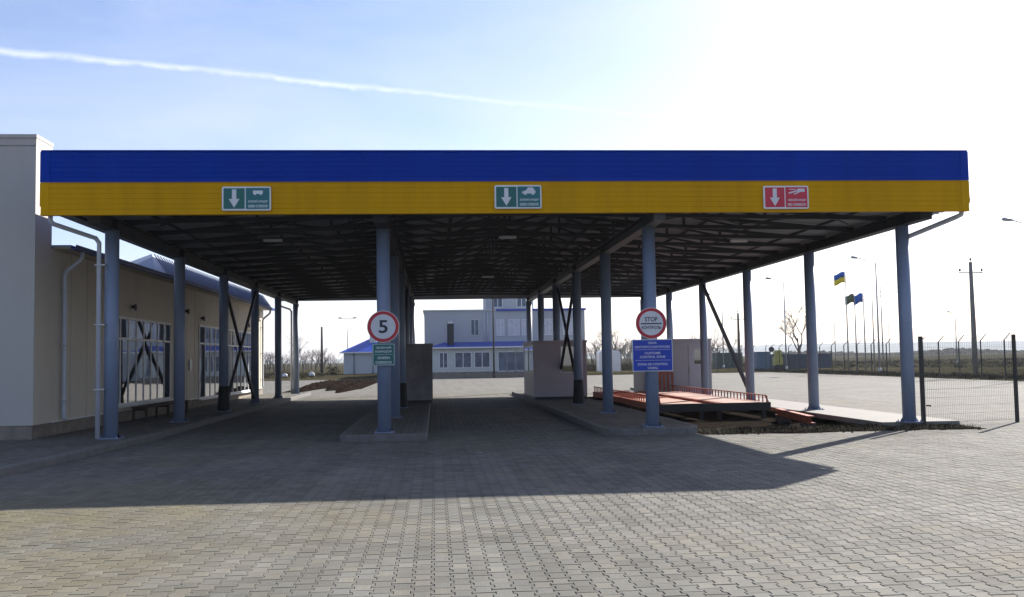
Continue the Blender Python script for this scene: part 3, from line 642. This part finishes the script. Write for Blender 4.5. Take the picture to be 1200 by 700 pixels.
def glazing(y0, y1, z0, z1, ztr, nv, doors=()):
    t = MB(); fx0, fx1 = XW-.04, XW+.035; fw_ = .07
    t.box(fx0, fx1, y0, y1, z0, z0+fw_).box(fx0, fx1, y0, y1, z1-fw_, z1).box(fx0, fx1, y0, y0+fw_, z0+fw_, z1-fw_).box(fx0, fx1, y1-fw_, y1, z0+fw_, z1-fw_)
    fr = t.build('window_frame', 'white_metal', bd)
    st = (y1-y0-2*fw_)/nv
    for i in range(nv):
        a = y0+fw_+i*st; b = a+st
        if i: MB().box(fx0, fx1-.004, a-.03, a+.03, z0+fw_, z1-fw_).build('mullion', 'white_metal', fr)
        MB().box(fx0, fx1-.008, a+.03, b-.03, ztr-.03, ztr+.03).build('transom', 'white_metal', fr)
        for c, d in ((z0+fw_, ztr-.03), (ztr+.03, z1-fw_)):
            dx = random.uniform(-.004, .004)
            MB().add([(XW+.012+dx, a+.031, c), (XW+.012-dx, b-.031, c), (XW+.012-dx, b-.031, d), (XW+.012+dx, a+.031, d)], [(0, 1, 2, 3)]).build('window_pane', 'glass', fr)
    MB().box(XW, XW+.13, y0-.05, y1+.05, z0-.04, z0-.005).build('window_sill', 'white_metal', fr)
glazing(27.75, 33.9, .60, 3.10, 2.48, 8); glazing(37.9, 48.7, .42, 3.2, 2.5, 12)
for y, z in ((29.64, 3.42), (38.3, 3.45), (47.5, 3.5), (35.9, 3.6)):
    f = MB().tube([(XW, y, z), (XW+.06, y, z), (XW+.12, y, z-.01), (XW+.13, y, z-.01)], [.05, .05, .11, .10], 14).build('wall_lamp', 'black', bd)
MB().box(XW+.001, XW+.05, 36.4, 36.7, 1.5, 1.9).build('junction_box', 'galv', bd)
# bench of dark boards under the first window
t = thing('bench', (-8.2, 31, .143), 'low dark wooden bench under the first window of the cream building', 'bench')
for k in range(3): MB().box(-8.46+.14*k, -8.335+.14*k, 28.6, 33.6, .52, .56).build('plank', 'timber', t)
for y in (28.8, 31.1, 33.4): MB().box(-8.46, -8.40, y-.03, y+.03, .143, .519).box(-8.12, -8.06, y-.03, y+.03, .143, .519).box(-8.399, -8.121, y-.02, y+.02, .45, .515).build('leg', 'timber', t)

# ================================================================== control booths
def booth(x0, x1, y0, y1, h, m, label, win_front, win_left, door=False, z0=.144):
    t = thing('control_booth', ((x0+x1)/2, (y0+y1)/2, z0), label, 'booth'); zt = h
    MB().box(x0, x1, y0, y1, z0, zt-.09).build('body', m, t)
    MB().box(x0-.06, x1+.06, y0-.06, y1+.06, zt-.088, zt).build('roof', m, t)
    MB().box(x0-.012, x1+.012, y0-.012, y1+.012, z0, z0+.1).build('plinth', 'steel_dark', t)
    for cx in (x0, x1):
        MB().box(cx-.035, cx+.035, y0-.02, y0+.02, z0+.1, zt-.09).build('corner_post', m, t)
    def win(a, b, c, d, ax, p):
        if ax == 'y':
            f = MB().box(a, b, p-.025, p-.0015, c, c+.05).box(a, b, p-.025, p-.0015, d-.05, d).box(a, a+.05, p-.025, p-.0015, c+.05, d-.05).box(b-.05, b, p-.025, p-.0015, c+.05, d-.05).build('window_frame', 'pipe', t)
            MB().add([(a+.05, p-.012, c+.05), (b-.05, p-.012, c+.05), (b-.05, p-.012, d-.05), (a+.05, p-.012, d-.05)], [(0, 1, 2, 3)]).build('window_pane', 'glass', f)
        else:
            f = MB().box(p-.025, p-.0015, a, b, c, c+.05).box(p-.025, p-.0015, a, b, d-.05, d).box(p-.025, p-.0015, a, a+.05, c+.05, d-.05).box(p-.025, p-.0015, b-.05, b, c+.05, d-.05).build('window_frame', 'pipe', t)
            MB().add([(p-.012, b-.05, c+.05), (p-.012, a+.05, c+.05), (p-.012, a+.05, d-.05), (p-.012, b-.05, d-.05)], [(0, 1, 2, 3)]).build('window_pane', 'glass', f)
    for a, b in win_front: win(a, b, 1.15, zt-.2, 'y', y0)
    for a, b in win_left: win(a, b, 1.15, zt-.2, 'x', x0)
    n = int((x1-x0)/.22)
    mb = MB()
    for i in range(1, n): mb.box(x0+i*(x1-x0)/n-.004, x0+i*(x1-x0)/n+.004, y0-.0045, y0-.0005, z0+.11, zt-.1)
    if not win_front: mb.build('panel_ribs', m, t)
    if door:
        d = MB().box(x1-.95, x1-.12, y0-.03, y0-.005, z0+.12, 2.2).build('door', m, t); bevel(d, .008)
        MB().box(x1-.90, x1-.80, y0-.06, y0-.031, 1.1, 1.22).build('handle', 'galv', d)
        MB().box(x1-.70, x1-.36, y0-.034, y0-.0305, 1.4, 2.0).build('door_pane', 'glass', d)
    return t
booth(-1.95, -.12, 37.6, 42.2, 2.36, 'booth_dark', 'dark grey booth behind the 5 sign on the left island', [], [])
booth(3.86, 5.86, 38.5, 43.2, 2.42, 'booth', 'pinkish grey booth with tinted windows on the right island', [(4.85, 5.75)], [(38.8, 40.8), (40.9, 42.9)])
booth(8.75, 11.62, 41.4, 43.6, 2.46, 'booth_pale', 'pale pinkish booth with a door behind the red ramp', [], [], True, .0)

# ================================================================== red steel ramp
t = thing('vehicle_ramp', (8, 28, 0), 'low red steel vehicle ramp with toothed side rails in the pit', 'ramp')
rx0, rx1, ry0, ry1, rzt = 6.5, 9.85, 28.8, 41.0, .34
for x in (rx0+.06, rx1-.06): MB().bar((x, ry0, rzt-.12), (x, ry1, rzt-.12), .10, .20).build('side_beam', 'red_steel', t)
MB().box(rx1-1.35, rx1-.12, ry0+.02, ry1, rzt-.035, rzt-.01).build('track_plate', 'deck', t)
MB().box(rx0+.12, rx0+1.35, ry0+.02, ry0+4.4, rzt-.035, rzt-.01).build('track_plate', 'deck', t)
for i in range(18): MB().bar((rx0+.11, ry0+4.7+i*.42, rzt-.06), (rx0+1.36, ry0+4.7+i*.42, rzt-.06), .07, .09).build('lattice_rung', 'red_steel', t)
for x in (rx0+1.40, rx1-1.40): MB().bar((x, ry0+.02, rzt-.10), (x, ry1, rzt-.10), .08, .16).build('inner_beam', 'red_steel', t)
MB().box(rx0, rx1, ry0-.03, ry0-.002, rzt-.235, rzt).build('end_plate', 'black', t)
for i in range(8):
    y = ry0+.8+i*1.9; MB().bar((rx0+1.45, y, rzt-.12), (rx1-1.45, y, rzt-.12), .08, .12).build('cross_member', 'red_steel', t)
for x in (rx0+.06, rx1-.06):
    mb = MB(); y = ry0+.15
    while y < ry1: mb.box(x-.015, x+.015, y-.02, y+.02, rzt-.018, rzt+.185); y += .36
    mb.bar((x, ry0+.28, rzt+.19), (x, ry1, rzt+.19), .04, .03).bar((x, ry0+.02, rzt), (x, ry0+.28, rzt+.19), .04, .03); mb.build('guard_rail', 'red_steel', t)
for x in (rx0+.06, rx1-.06, rx0+1.4, rx1-1.4):
    for y in (ry0+.5, ry0+5, ry0+9.5, ry1-.4): MB().box(x-.06, x+.06, y-.06, y+.06, -.16, rzt-.222).build('leg', 'steel_dark', t)
t = thing('loose_girder', (9.3, 25, -.4), 'long red steel girder lying along the slab edge before the ramp', 'girder')
mb = MB(); 
for dz in (0, .17): mb.bar((9.45, 24.6, -.01+dz), (9.75, 27.9, .02+dz), .16, .02)
mb.bar((9.45, 24.6, .075), (9.75, 27.9, .105), .012, .15); mb.build('girder', 'red_steel', t)
MB().box(9.35, 9.7, 24.9, 25.1, -.16, -.024).build('packing_block', 'timber', t); MB().box(9.5, 9.85, 27.2, 27.4, -.16, .0).build('packing_block', 'timber', t)
t = thing('upright_barrier', (9.4, 41.15, 0), 'upright rusty red barred panel leaning before the pale booth', 'barrier')
for z in (.1, 1.05): MB().bar((8.95, 41.15, z), (9.95, 41.15, z), .06).build('rail', 'red_steel', t)
for i in range(6): MB().box(8.98+i*.175, 9.07+i*.175, 41.13, 41.17, -.16 if i in (0, 5) else .131, 1.019).build('bar', 'red_steel', t)

# ================================================================== mesh fence panel by the right post
t = thing('fence_panel', (12.6, 22.9, 0), 'welded wire fence panel between right canopy post and black post', 'fence')
a, b = Vector((11.28, 22.42, 0)), Vector((14.06, 23.25, 0))
def post(p, h, rr=.03, m='post_black', nm='post', par=None): return MB().box(p[0]-rr, p[0]+rr, p[1]-rr, p[1]+rr, .0, h).build(nm, m, par)
post((11.26, 22.36), 2.1, .04, par=t); post(b, 2.13, .035, par=t)
mb = MB(); n = 52
for i in range(n+1): p = a.lerp(b, i/n); mb.tube([p+Vector((0, 0, .06)), p+Vector((0, 0, 2.05))], .0025, 3, False)
for k in range(11): z = .08+k*.195; mb.tube([a+Vector((0, 0, z)), b+Vector((0, 0, z))], .003, 3, False)
mb.build('wire_mesh', 'wire_green', t)
MB().tube([(11.33, 22.34, .5), (11.42, 22.33, .5), (11.42, 22.33, .47)], .02, 6).build('tap', 'post_black', t)

# perimeter fence
t = thing('perimeter_fence', (33, 60, 0), 'long dark wire perimeter fence with angled post tops along the yard', 'fence')
FP = [(33.2, 38+2.55*i) for i in range(24)]; FP += [(33.2-.16*(i+1)*2.55*.6, FP[23][1]+2.5*(i+1)) for i in range(0)]
pm = MB().box(-.03, .03, -.03, .03, 0, 2.4).bar((0, 0, 2.38), (.38, 0, 2.78), .045).mesh('post'); pm.materials.append(M('post_black'))
for x, y in FP:
    o = bpy.data.objects.new('post', pm); C.objects.link(o); o.parent = t; o.location = (x-33, y-60, 0)
mb = MB(); y0, y1 = FP[0][1], FP[-1][1]
for k in range(12): mb.tube([(33.2, y0, .1+k*.2), (33.2, y1, .1+k*.2)], .004, 3, False)
y = y0
while y < y1: mb.tube([(33.2, y, .08), (33.2, y, 2.35)], .0035, 3, False); y += .2
mb.build('wire_mesh', 'wire_green', t)
mb = MB()
for k in range(3): mb.tube([(33.3+.12*k, y0, 2.5+.12*k), (33.3+.12*k, y1, 2.5+.12*k)], .006, 3, False)
mb.build('barbed_wire', 'wire_green', t)
t = thing('boundary_fence', (20, 98, 0), 'dark wire fence closing the far side of the yard', 'fence')
for i in range(28):
    o = bpy.data.objects.new('post', pm); C.objects.link(o); o.parent = t; o.location = (33.2-i*.6-20+(-i*.35), 96.8+i*1.0-98+1.2, 0); o.rotation_euler.z = 1.0
mb = MB()
a, b = Vector((33.2, 98, 0)), Vector((33.2-27*.95, 98+27, 0))
for k in range(10): mb.tube([a+Vector((0, 0, .1+k*.24)), b+Vector((0, 0, .1+k*.24))], .005, 3, False)
for i in range(140): p = a.lerp(b, i/140); mb.tube([p, p+Vector((0, 0, 2.35))], .005, 3, False)
mb.build('wire_mesh', 'wire_green', t)

# ================================================================== lamps, poles, flags
def street_lamp(x, y, h, label, arm=(-1.5, 0, .45), double=False, group='tall street lamps around the yard', m='galv'):
    t = thing('street_lamp', (x, y, 0), label, 'street lamp', group)
    MB().tube([(x, y, 0), (x, y, h*.5), (x, y, h)], [.09, .075, .05], 10).build('pole', m, t)
    MB().tube([(x, y, 0), (x, y, .5)], .12, 10).build('base_sleeve', m, t)
    for s in ((1, -1) if double else (1,)):
        e = Vector((x+arm[0]*s, y+arm[1]*s, h+arm[2])); MB().tube([(x, y, h-.05), (x+arm[0]*s*.15, y+arm[1]*s*.15, h+arm[2]*.3), e], .035, 8).build('arm', 'galv', t)
        d = Vector((arm[0]*s, arm[1]*s, 0)).normalized(); 
        hd = MB().tube([e-d*.1, e+d*.08+Vector((0, 0, .02)), e+d*.5+Vector((0, 0, .06)), e+d*.62+Vector((0, 0, .05))], [.05, .10, .12, .05], 8).build('lamp_head', 'galv', t)
street_lamp(36.7, 80, 9.2, 'single-arm street lamp standing among the row of flagpoles', (-1.5, 0, .45))
street_lamp(36.0, 100, 9.15, 'single-arm street lamp just left of the lone bare tree', (-1.3, 0, .4))
street_lamp(36.2, 123, 9.1, 'farthest single-arm street lamp seen beyond the diagonal brace', (-1.5, 0, .35))
street_lamp(36.6, 58, 9.3, 'street lamp at right frame edge with only its arm showing', (-1.3, 0, .42))
street_lamp(-14.2, 165, 8.7, 'twin-arm street lamp above the small blue-roofed annex', (-.9, 0, .15), True)
street_lamp(5.48, 92.6, 9.0, 'dark lamp post standing before the two-storey office', (-1.2, 0, .4), m='wood_pole')
street_lamp(70.5, 130, 7.0, 'thin distant lamp post left of the near utility pole', (-.5, 0, .1))
def utility_pole(x, y, h, m, label, arms=True, lean=0.):
    t = thing('utility_pole', (x, y, 0), label, 'utility pole', 'utility poles')
    MB().tube([(x, y, 0), (x-lean*.5, y, h*.5), (x-lean, y, h)], [.19, .165, .12], 8).build('pole', m, t)
    if arms:
        z = h-.75; MB().bar((x-lean-.85, y, z), (x-lean+.85, y, z), .08).build('crossarm', 'galv', t)
        for dx, zz in ((-.8, z), (.8, z), (0, h)): MB().tube([(x-lean+dx, y, zz), (x-lean+dx, y, zz+.1), (x-lean+dx, y, zz+.14), (x-lean+dx, y, zz+.3)], [.02, .02, .08, .05], 8).build('insulator', 'wood_pole', t)
utility_pole(37.65, 67, 8.0, 'concrete_pole', 'dark utility pole with crossarm right of the canopy, nearest of the poles', lean=.03)
utility_pole(37.3, 120, 6.9, 'wood_pole', 'dark utility pole seen between the second and third right posts')
utility_pole(-14.6, 131, 6.3, 'wood_pole', 'dark pole left of the small blue-roofed annex', arms=False)
def wire(name, pts, label, r=.012):
    path = []
    for a, b in zip(pts, pts[1:]):
        a, b = Vector(a), Vector(b); sag = (b-a).length*.012
        path += [a.lerp(b, i/16)-Vector((0, 0, sag*4*(i/16)*(1-i/16))) for i in range(16)]
    path.append(Vector(pts[-1])); MB().tube(path, r, 4).build(name, 'wood_pole', label=label, cat='cable')
wire('power_cable', [(38.4, 67, 7.5), (38.0, 120, 6.3), (30, 200, 6.3)], 'thin overhead cable on the right end of the pole crossarms')
wire('power_cable', [(36.9, 67, 7.5), (36.5, 120, 6.3), (28, 200, 6.3)], 'thin overhead cable on the left end of the pole crossarms')
wire('power_cable', [(38.4, 67, 7.5), (46, 30, 7.0)], 'overhead cable leaving the nearest pole to the right')
wire('slanting_cable', [(26.3, 49.2, 10.3), (35.5, 53.5, 0)], 'thin cable slanting down to the right of the canopy corner', .007)
def flagpole(x, y, h, label): 
    t = thing('flagpole', (x, y, 0), label, 'flagpole', 'flagpoles beyond the fence')
    MB().tube([(x, y, 0), (x, y, h*.6), (x, y, h)], [.07, .055, .03], 8).build('mast', 'galv', t)
    MB().tube([(x, y, h), (x, y, h+.04), (x, y, h+.09)], [.05, .06, .02], 8).build('finial', 'galv', t)
flagpole(36.2, 85, 9.0, 'tallest flagpole flying the blue and yellow flag'); flagpole(36.95, 85, 7.15, 'flagpole flying the small dark flag'); flagpole(37.75, 85, 7.3, 'flagpole flying the plain blue flag')
flagpole(38.55, 85, 7.4, 'bare flagpole just left of the street lamp among the flagpoles'); flagpole(39.35, 85, 7.5, 'bare flagpole just right of the street lamp among the flagpoles')
flagpole(53.6, 130, 7.3, 'distant bare mast left of the flags'); flagpole(61.1, 130, 6.6, 'distant bare mast close to the right canopy post')
def flag(x, y, z, wd, hg, bands, label):
    t = thing('flag', (x, y, z), label, 'flag'); n = 12; z1 = z
    for m, fr in bands:
        mb = MB(); vs = []
        for i in range(n+1):
            u = i/n; dy = .12*math.sin(u*7)*u; dz = -.28*u*u*hg+.05*math.sin(u*6)
            for zz in (z1, z1-hg*fr): vs.append((x-.06-u*wd*.96, y+dy, zz+dz))
        mb.add(vs, [(2*i, 2*i+1, 2*i+3, 2*i+2) for i in range(n)], True); o = mb.build('stripe', m, t); so = o.modifiers.new('s', 'SOLIDIFY'); so.thickness = .006
        z1 -= hg*fr
flag(36.2, 85, 8.9, 1.0, .95, (('flag_blue', .5), ('flag_yellow', .5)), 'blue over yellow flag on the tallest flagpole')
flag(36.95, 85, 6.95, .8, .75, (('flag_dark', 1),), 'dark greenish flag on the flagpole between the other flags')
flag(37.75, 85, 7.0, .85, .8, (('flag_blue', 1),), 'plain blue flag right of the dark one')

# ================================================================== buildings at the back
def windowed(t, y, rects, frame='white', pane='glass_far', mull=1):
    for x0, x1, z0, z1 in rects:
        f = MB().box(x0-.08, x1+.08, y-.07, y-.002, z0-.08, z0).box(x0-.08, x1+.08, y-.07, y-.002, z1, z1+.08).box(x0-.08, x0, y-.07, y-.002, z0, z1).box(x1, x1+.08, y-.07, y-.002, z0, z1).build('window', frame, t)
        MB().add([(x0, y-.03, z0), (x1, y-.03, z0), (x1, y-.03, z1), (x0, y-.03, z1)], [(0, 1, 2, 3)]).build('pane', pane, f)
        for k in range(mull): xm = x0+(x1-x0)*(k+1)/(mull+1); MB().box(xm-.04, xm+.04, y-.065, y-.031, z0, z1).build('mullion', frame, f)
ob = thing('office_building', (6.5, 103, 0), 'two-storey grey office with blue trims and a roof tower behind the canopy', 'building')
MB().box(-1.0, 15.2, 100, 112, 0, 6.62).build('wall', 'office_wall', ob)
MB().box(-1.12, 15.32, 99.88, 112.12, 6.622, 6.75).build('parapet_cap', 'office_low', ob)
MB().box(6.2, 15.34, 99.86, 99.879, 6.55, 6.76).build('blue_trim', 'blue_roof', ob)
MB().box(5.4, 10.4, 104, 110, 6.75, 9.6).build('tower', 'office_wall', ob)
MB().box(5.2, 10.6, 103.8, 110.2, 9.602, 9.85).build('tower_roof', 'blue_roof', ob)
windowed(ob, 104, ((8.7, 9.6, 7.2, 9.0), (6.2, 7.1, 7.2, 9.0)))
windowed(ob, 100, ((3.7, 4.4, 4.2, 5.7),), 'office_low'); windowed(ob, 100, ((6.3, 6.95, 4.15, 5.65), (7.5, 8.5, 4.15, 5.65), (8.85, 9.35, 4.15, 5.65), (11.0, 12.2, 4.15, 5.65), (13, 14.2, 4.15, 5.65)), 'white', 'curtain')
MB().box(-.35, 10.6, 97, 99.99, 0, 2.95).build('front_wing', 'office_low', ob)
MB().box(-.37, 10.62, 96.97, 96.999, 0, .55).build('plinth', 'plinth', ob)
MB().add([(.4, 96.5, 2.96), (11, 96.5, 2.96), (11, 99.995, 3.5), (1.0, 99.995, 3.5), (-.7, 96.5, 2.955), (-.7, 99.995, 2.955)], [(0, 1, 2, 3), (4, 0, 3, 5)]).build('wing_roof', 'blue_roof', ob)
MB().box(-.72, 11.02, 96.42, 96.499, 2.83, 2.96).build('wing_eave', 'white', ob)
windowed(ob, 97, ((.5, 1.2, 1.0, 2.4), (2.0, 3.5, 1.0, 2.4), (3.9, 5.3, 1.0, 2.4)), mull=1)
windowed(ob, 97, ((6.2, 6.95, .6, 2.4), (7.05, 7.8, .6, 2.4), (7.9, 8.65, .6, 2.4), (8.75, 9.5, .6, 2.4)), mull=0)
MB().box(1.25, 1.9, 97.9, 98.6, 3.0, 5.3).build('chimney', 'steel_dark', ob); MB().box(1.35, 1.8, 98, 98.5, 5.302, 5.5).build('chimney_cap', 'white', ob)
for x in (5.0, 5.35): MB().tube([(x, 99.9, 2.9), (x, 99.9, 6.5)], .06, 6).build('downpipe', 'pipe', ob)
ab = thing('annex_building', (-6.6, 120, 0), 'small pale one-storey annex with a hipped blue roof', 'building')
MB().box(-10.6, -2.6, 117.6, 124, 0, 2.8).build('wall', 'annex_wall', ab)
e = [(-11, 117.2, 2.82), (-2.2, 117.2, 2.82), (-2.2, 124.4, 2.82), (-11, 124.4, 2.82), (-7.6, 120.8, 4.5), (-5.6, 120.8, 4.5)]
MB().add(e, [(0, 1, 5, 4), (1, 2, 5), (2, 3, 4, 5), (3, 0, 4), (3, 2, 1, 0)]).build('roof', 'blue_roof', ab)
MB().box(-11.03, -2.17, 117.12, 117.195, 2.68, 2.83).build('eave', 'white', ab)
MB().box(-7.7, -6.9, 119.6, 120.4, 3.6, 5.0).build('chimney', 'office_low', ab)
for x in (-9.4, -7.2): MB().tube([(x, 117.52, .1), (x, 117.52, 2.7)], .05, 6).build('downpipe', 'container_blue', ab)
def box_thing(name, x0, x1, y0, y1, z0, z1, m, label, cat, group=None):
    t = thing(name, ((x0+x1)/2, (y0+y1)/2, 0), label, cat, group)
    MB().box(x0, x1, y0, y1, z0, z1).build('body', m, t); n = max(3, int((x1-x0)/.35)); mb = MB()
    for i in range(n): a = x0+(i+.25)*(x1-x0)/n; mb.box(a, a+(x1-x0)/n*.5, y0-.035, y0-.001, z0+.1, z1-.1)
    mb.build('corrugation', m, t); MB().box(x0-.03, x1+.03, y0-.05, y1+.03, z1+.001, z1+.07).build('top_frame', m, t); return t
box_thing('shipping_container', 34.6, 36.0, 105, 108, .1, 2.0, 'container_blue', 'faded blue container beyond the fence', 'container', 'containers beyond the fence')
box_thing('shipping_container', 37.4, 43.6, 107, 109.4, .1, 1.7, 'container_navy', 'long dark navy container right of the yellow machine', 'container', 'containers beyond the fence')
box_thing('shipping_container', 36.3, 39.6, 126, 128.4, .1, 2.0, 'container_green', 'dark green container left of the faded blue one', 'container', 'containers beyond the fence')
t = thing('yellow_machine', (36.9, 105, 0), 'small yellow machine with a round dark dish beside the blue container', 'machine')
MB().box(36.5, 37.3, 104.6, 105.6, .55, 1.5).build('body', 'machine_yellow', t); MB().box(36.65, 37.2, 104.7, 105.5, 1.502, 2.2).build('cab', 'machine_yellow', t)
MB().tube([(36.2, 104.9, 2.3), (36.2, 105.1, 2.3)], .28, 14).build('dish', 'black', t); MB().bar((36.25, 105.0, 2.2), (36.7, 105.0, 1.4), .08).build('dish_arm', 'machine_yellow', t)
for x in (36.65, 37.15): MB().tube([(x, 104.55, .35), (x, 104.8, .35)], .3, 14).build('wheel', 'rubber', t)
t = thing('white_cabin', (19.5, 111, 0), 'white round-topped cabin standing at the far edge of the yard', 'cabin')
pts = [(18.35, .12), (20.75, .12), (20.75, 2.1)]+[(20.35+.4*math.cos(R(a)), 2.1+.4*math.sin(R(a))) for a in (20, 45, 70, 90)]+[(18.75+.4*math.cos(R(a)), 2.1+.4*math.sin(R(a))) for a in (90, 110, 135, 160)]+[(18.35, 2.1)]
MB().prism_y(pts, 110.5, 112.5).build('shell', 'white', t); MB().box(18.9, 19.7, 110.46, 110.498, .25, 2.0).build('door', 'white_metal', t); MB().box(18.3, 20.8, 110.45, 112.55, 0, .118).build('skid', 'steel_dark', t)
for k, (x, y, s, lb) in enumerate(((-13.5, 111, .7, 'white bulk bag right of the last left post, before the bare wood'), (-16.4, 111, .6, 'white bulk bag at the end corner of the cream building'))):
    t = thing('bulk_bag', (x, y, 0), lb, 'bag', 'white bulk bags')
    p = rounded(x-.45*s, x+.45*s, y-.4*s, y+.4*s, .15); mb = MB(); rings = ((.85, 0), (1, .2*s), (1.03, .5*s), (.95, .75*s), (.6, .85*s)); vs = [(x+(a-x)*k_, y+(b-y)*k_, z) for k_, z in rings for a, b in p]; n = len(p)
    mb.add(vs, [(i*n+j, i*n+(j+1) % n, (i+1)*n+(j+1) % n, (i+1)*n+j) for i in range(4) for j in range(n)]+[[4*n+j for j in range(n)]], True); mb.build('sack', 'white', t)
    MB().tube([(x-.3*s, y, .8*s), (x, y, 1.05*s), (x+.3*s, y, .8*s)], .02, 5).build('strap', 'white', t)

# ================================================================== bare trees
def grow(mb, tw, p, d, ln, r, depth, rg, spread):
    q = p+d*ln; mid = p.lerp(q, .5)+Vector((rg.uniform(-1, 1), rg.uniform(-1, 1), rg.uniform(-.3, .3)))*ln*.07
    (mb if depth > 2 else tw).tube([p, mid, q], [r, r*.85, r*.68], 5 if depth > 2 else 3, False)
    if depth == 0: return
    for k in range(rg.choice((2, 3, 3)) if depth > 1 else 3):
        v = Vector((rg.gauss(0, 1), rg.gauss(0, 1), rg.gauss(.15, .7))).normalized(); nd = (d+v*spread).normalized(); nd.z = nd.z*.85+.15
        grow(mb, tw, mid.lerp(q, rg.uniform(.3, 1)), nd.normalized(), ln*rg.uniform(.62, .86), r*.58, depth-1, rg, spread)
def bare_tree(x, y, h, seed, label, depth=6, spread=.6):
    rg = random.Random(seed); t = thing('bare_tree', (x, y, 0), label, 'tree', 'bare trees'); a = MB(); b = MB()
    grow(a, b, Vector((x, y, -.05)), Vector((0, 0, 1)), h*.27, h*.018, depth, rg, spread)
    a.build('trunk', 'bark', t); b.build('crown', 'twig', t)
bare_tree(44.9, 120, 10.5, 5, 'lone bare leafless tree beyond the fence near the navy container')
bare_tree(34.5, 190, 9.5, 11, 'tallest bare tree in the wood behind the white cabin', 6)
bare_tree(52, 186, 8.5, 12, 'bare tree over the pale booth, seen past the STOP post', 6)
bare_tree(-20.5, 150, 7.5, 15, 'bare tree left of the dark pole by the annex', 6)
def wood(name, spots, seed, label, z=0):
    rg = random.Random(seed); a = MB()
    for x, y, h in spots: grow(a, a, Vector((x, y, -.1)), Vector((rg.uniform(-.08, .08), 0, 1)), h*.27, h*.016, 4, rg, .62)
    return a.build(name, 'twig', label=label, cat='woodland', kind='stuff')
rg = random.Random(21)
wood('woodland', [(rg.uniform(24, 62), rg.uniform(175, 260), rg.uniform(4.5, 8.5)) for _ in range(130)], 22, 'grey bare wood behind the white cabin')
wood('woodland', [(rg.uniform(-60, -16), rg.uniform(135, 230), rg.uniform(3, 6.5)) for _ in range(110)], 23, 'grey bare wood far left behind the cream building')
def scrub(name, x0, x1, y0, y1, n, h, label, seed):
    rg = random.Random(seed); a = MB()
    for _ in range(n):
        x, y = rg.uniform(x0, x1), rg.uniform(y0, y1); hh = h*rg.uniform(.5, 1.2)
        for _ in range(14):
            d = Vector((rg.gauss(0, .45), rg.gauss(0, .45), 1)).normalized()*hh*rg.uniform(.5, 1.1); p = Vector((x+rg.uniform(-.3, .3), y+rg.uniform(-.3, .3), 0)); u = Vector((rg.uniform(-1, 1), rg.uniform(-1, 1), 0))*.02
            a.add([p-u, p+u, p+d], [(0, 1, 2)])
            for _ in range(3):
                e = p+d*rg.uniform(.4, 1); c = Vector((rg.gauss(0, 1), rg.gauss(0, 1), rg.gauss(0, .6)))*.07; c2 = Vector((rg.gauss(0, 1), rg.gauss(0, 1), rg.gauss(0, .6)))*.07
                a.add([e, e+c, e+c2], [(0, 1, 2)])
    return a.build(name, 'scrub', label=label, cat='scrub', kind='stuff')
mat('scrub', (.06, .053, .033), .9, spec=0., var=.4, scale=.8)
scrub('scrub', 33.8, 37, 40, 110, 500, .3, 'low dry scrub along the perimeter fence', 31)
scrub('scrub', -45, -11.5, 100, 132, 450, .7, 'dark low scrub left of the annex', 32)
scrub('scrub', 11, 33, 113, 150, 900, 1.0, 'dark low scrub behind the white cabin', 33)
scrub('scrub', 40, 120, 95, 190, 1500, .5, 'dark far scrub across the field on the right', 34)
t = thing('round_bush', (-11.3, 112, 0), 'small dark bush between the dark pole and the annex', 'bush'); a = MB(); rg = random.Random(8)
for _ in range(260):
    e = Vector((-11.3+rg.gauss(0, .32), 112+rg.gauss(0, .3), rg.uniform(.15, 1.15))); c = Vector((rg.gauss(0, 1), rg.gauss(0, 1), rg.gauss(0, 1)))*.09; c2 = Vector((rg.gauss(0, 1), rg.gauss(0, 1), rg.gauss(0, 1)))*.09; a.add([e, e+c, e+c2], [(0, 1, 2)])
a.build('foliage', 'soil_dark', t); MB().tube([(-11.3, 112, 0), (-11.25, 112, .8)], [.05, .02], 5).build('stem', 'bark', t)

# far hills
mb = MB(); vs = []; n = 120; rg = random.Random(2)
for i in range(n+1):
    a = R(-40+100*i/n); r = 4300; az = -40+100*i/n; h = 15+30*min(1, max(0, (az-12)/7))+3*math.sin(i*.13)+1.5*math.sin(i*.41+1)+.8*math.sin(i*1.1)
    for rr, zz in ((r-250, -1), (r, h), (r+250, h*1.05), (r+500, -1)): vs.append((rr*math.sin(a), rr*math.cos(a), zz))
mb.add(vs, [(4*i+k, 4*i+4+k, 4*i+5+k, 4*i+1+k) for i in range(n) for k in range(3)], True); mb.build('hills', 'hill', kind='structure')
mb = MB(); rg = random.Random(41); vs = []; n = 500
for i in range(n+1):
    x = 225+400*i/n; h = 2.6+1.1*math.sin(i*.05)+rg.uniform(-.7, .7)
    for dy, k in ((0, 0), (1.5, .55), (5, 1), (12, .8), (20, 0)): vs.append((x+rg.uniform(-.3, .3), 640+dy+rg.uniform(-1, 1), h*k*rg.uniform(.85, 1.15)-.1))
mb.add(vs, [(5*i+k, 5*i+5+k, 5*i+6+k, 5*i+1+k) for i in range(n) for k in range(4)])
mb.build('far_treeline', 'scrub', kind='stuff', label='dark far treeline on the horizon behind the utility pole', cat='woodland')

# ------------------------------------------------------------------ hazy air
HAZE = .00018
if HAZE:
    m = bpy.data.materials.new('haze'); m.use_nodes = True; n = m.node_tree.nodes; n.remove(n['Principled BSDF'])
    v = n.new('ShaderNodeVolumePrincipled'); v.inputs['Density'].default_value = HAZE; v.inputs['Color'].default_value = (.86, .91, 1, 1); v.inputs['Anisotropy'].default_value = .2
    m.node_tree.links.new(v.outputs[0], n['Material Output'].inputs['Volume']); MATS['haze'] = m
    MB().box(-3990, 3990, -290, 4990, -1.6, 75).build('haze', 'haze', kind='stuff')
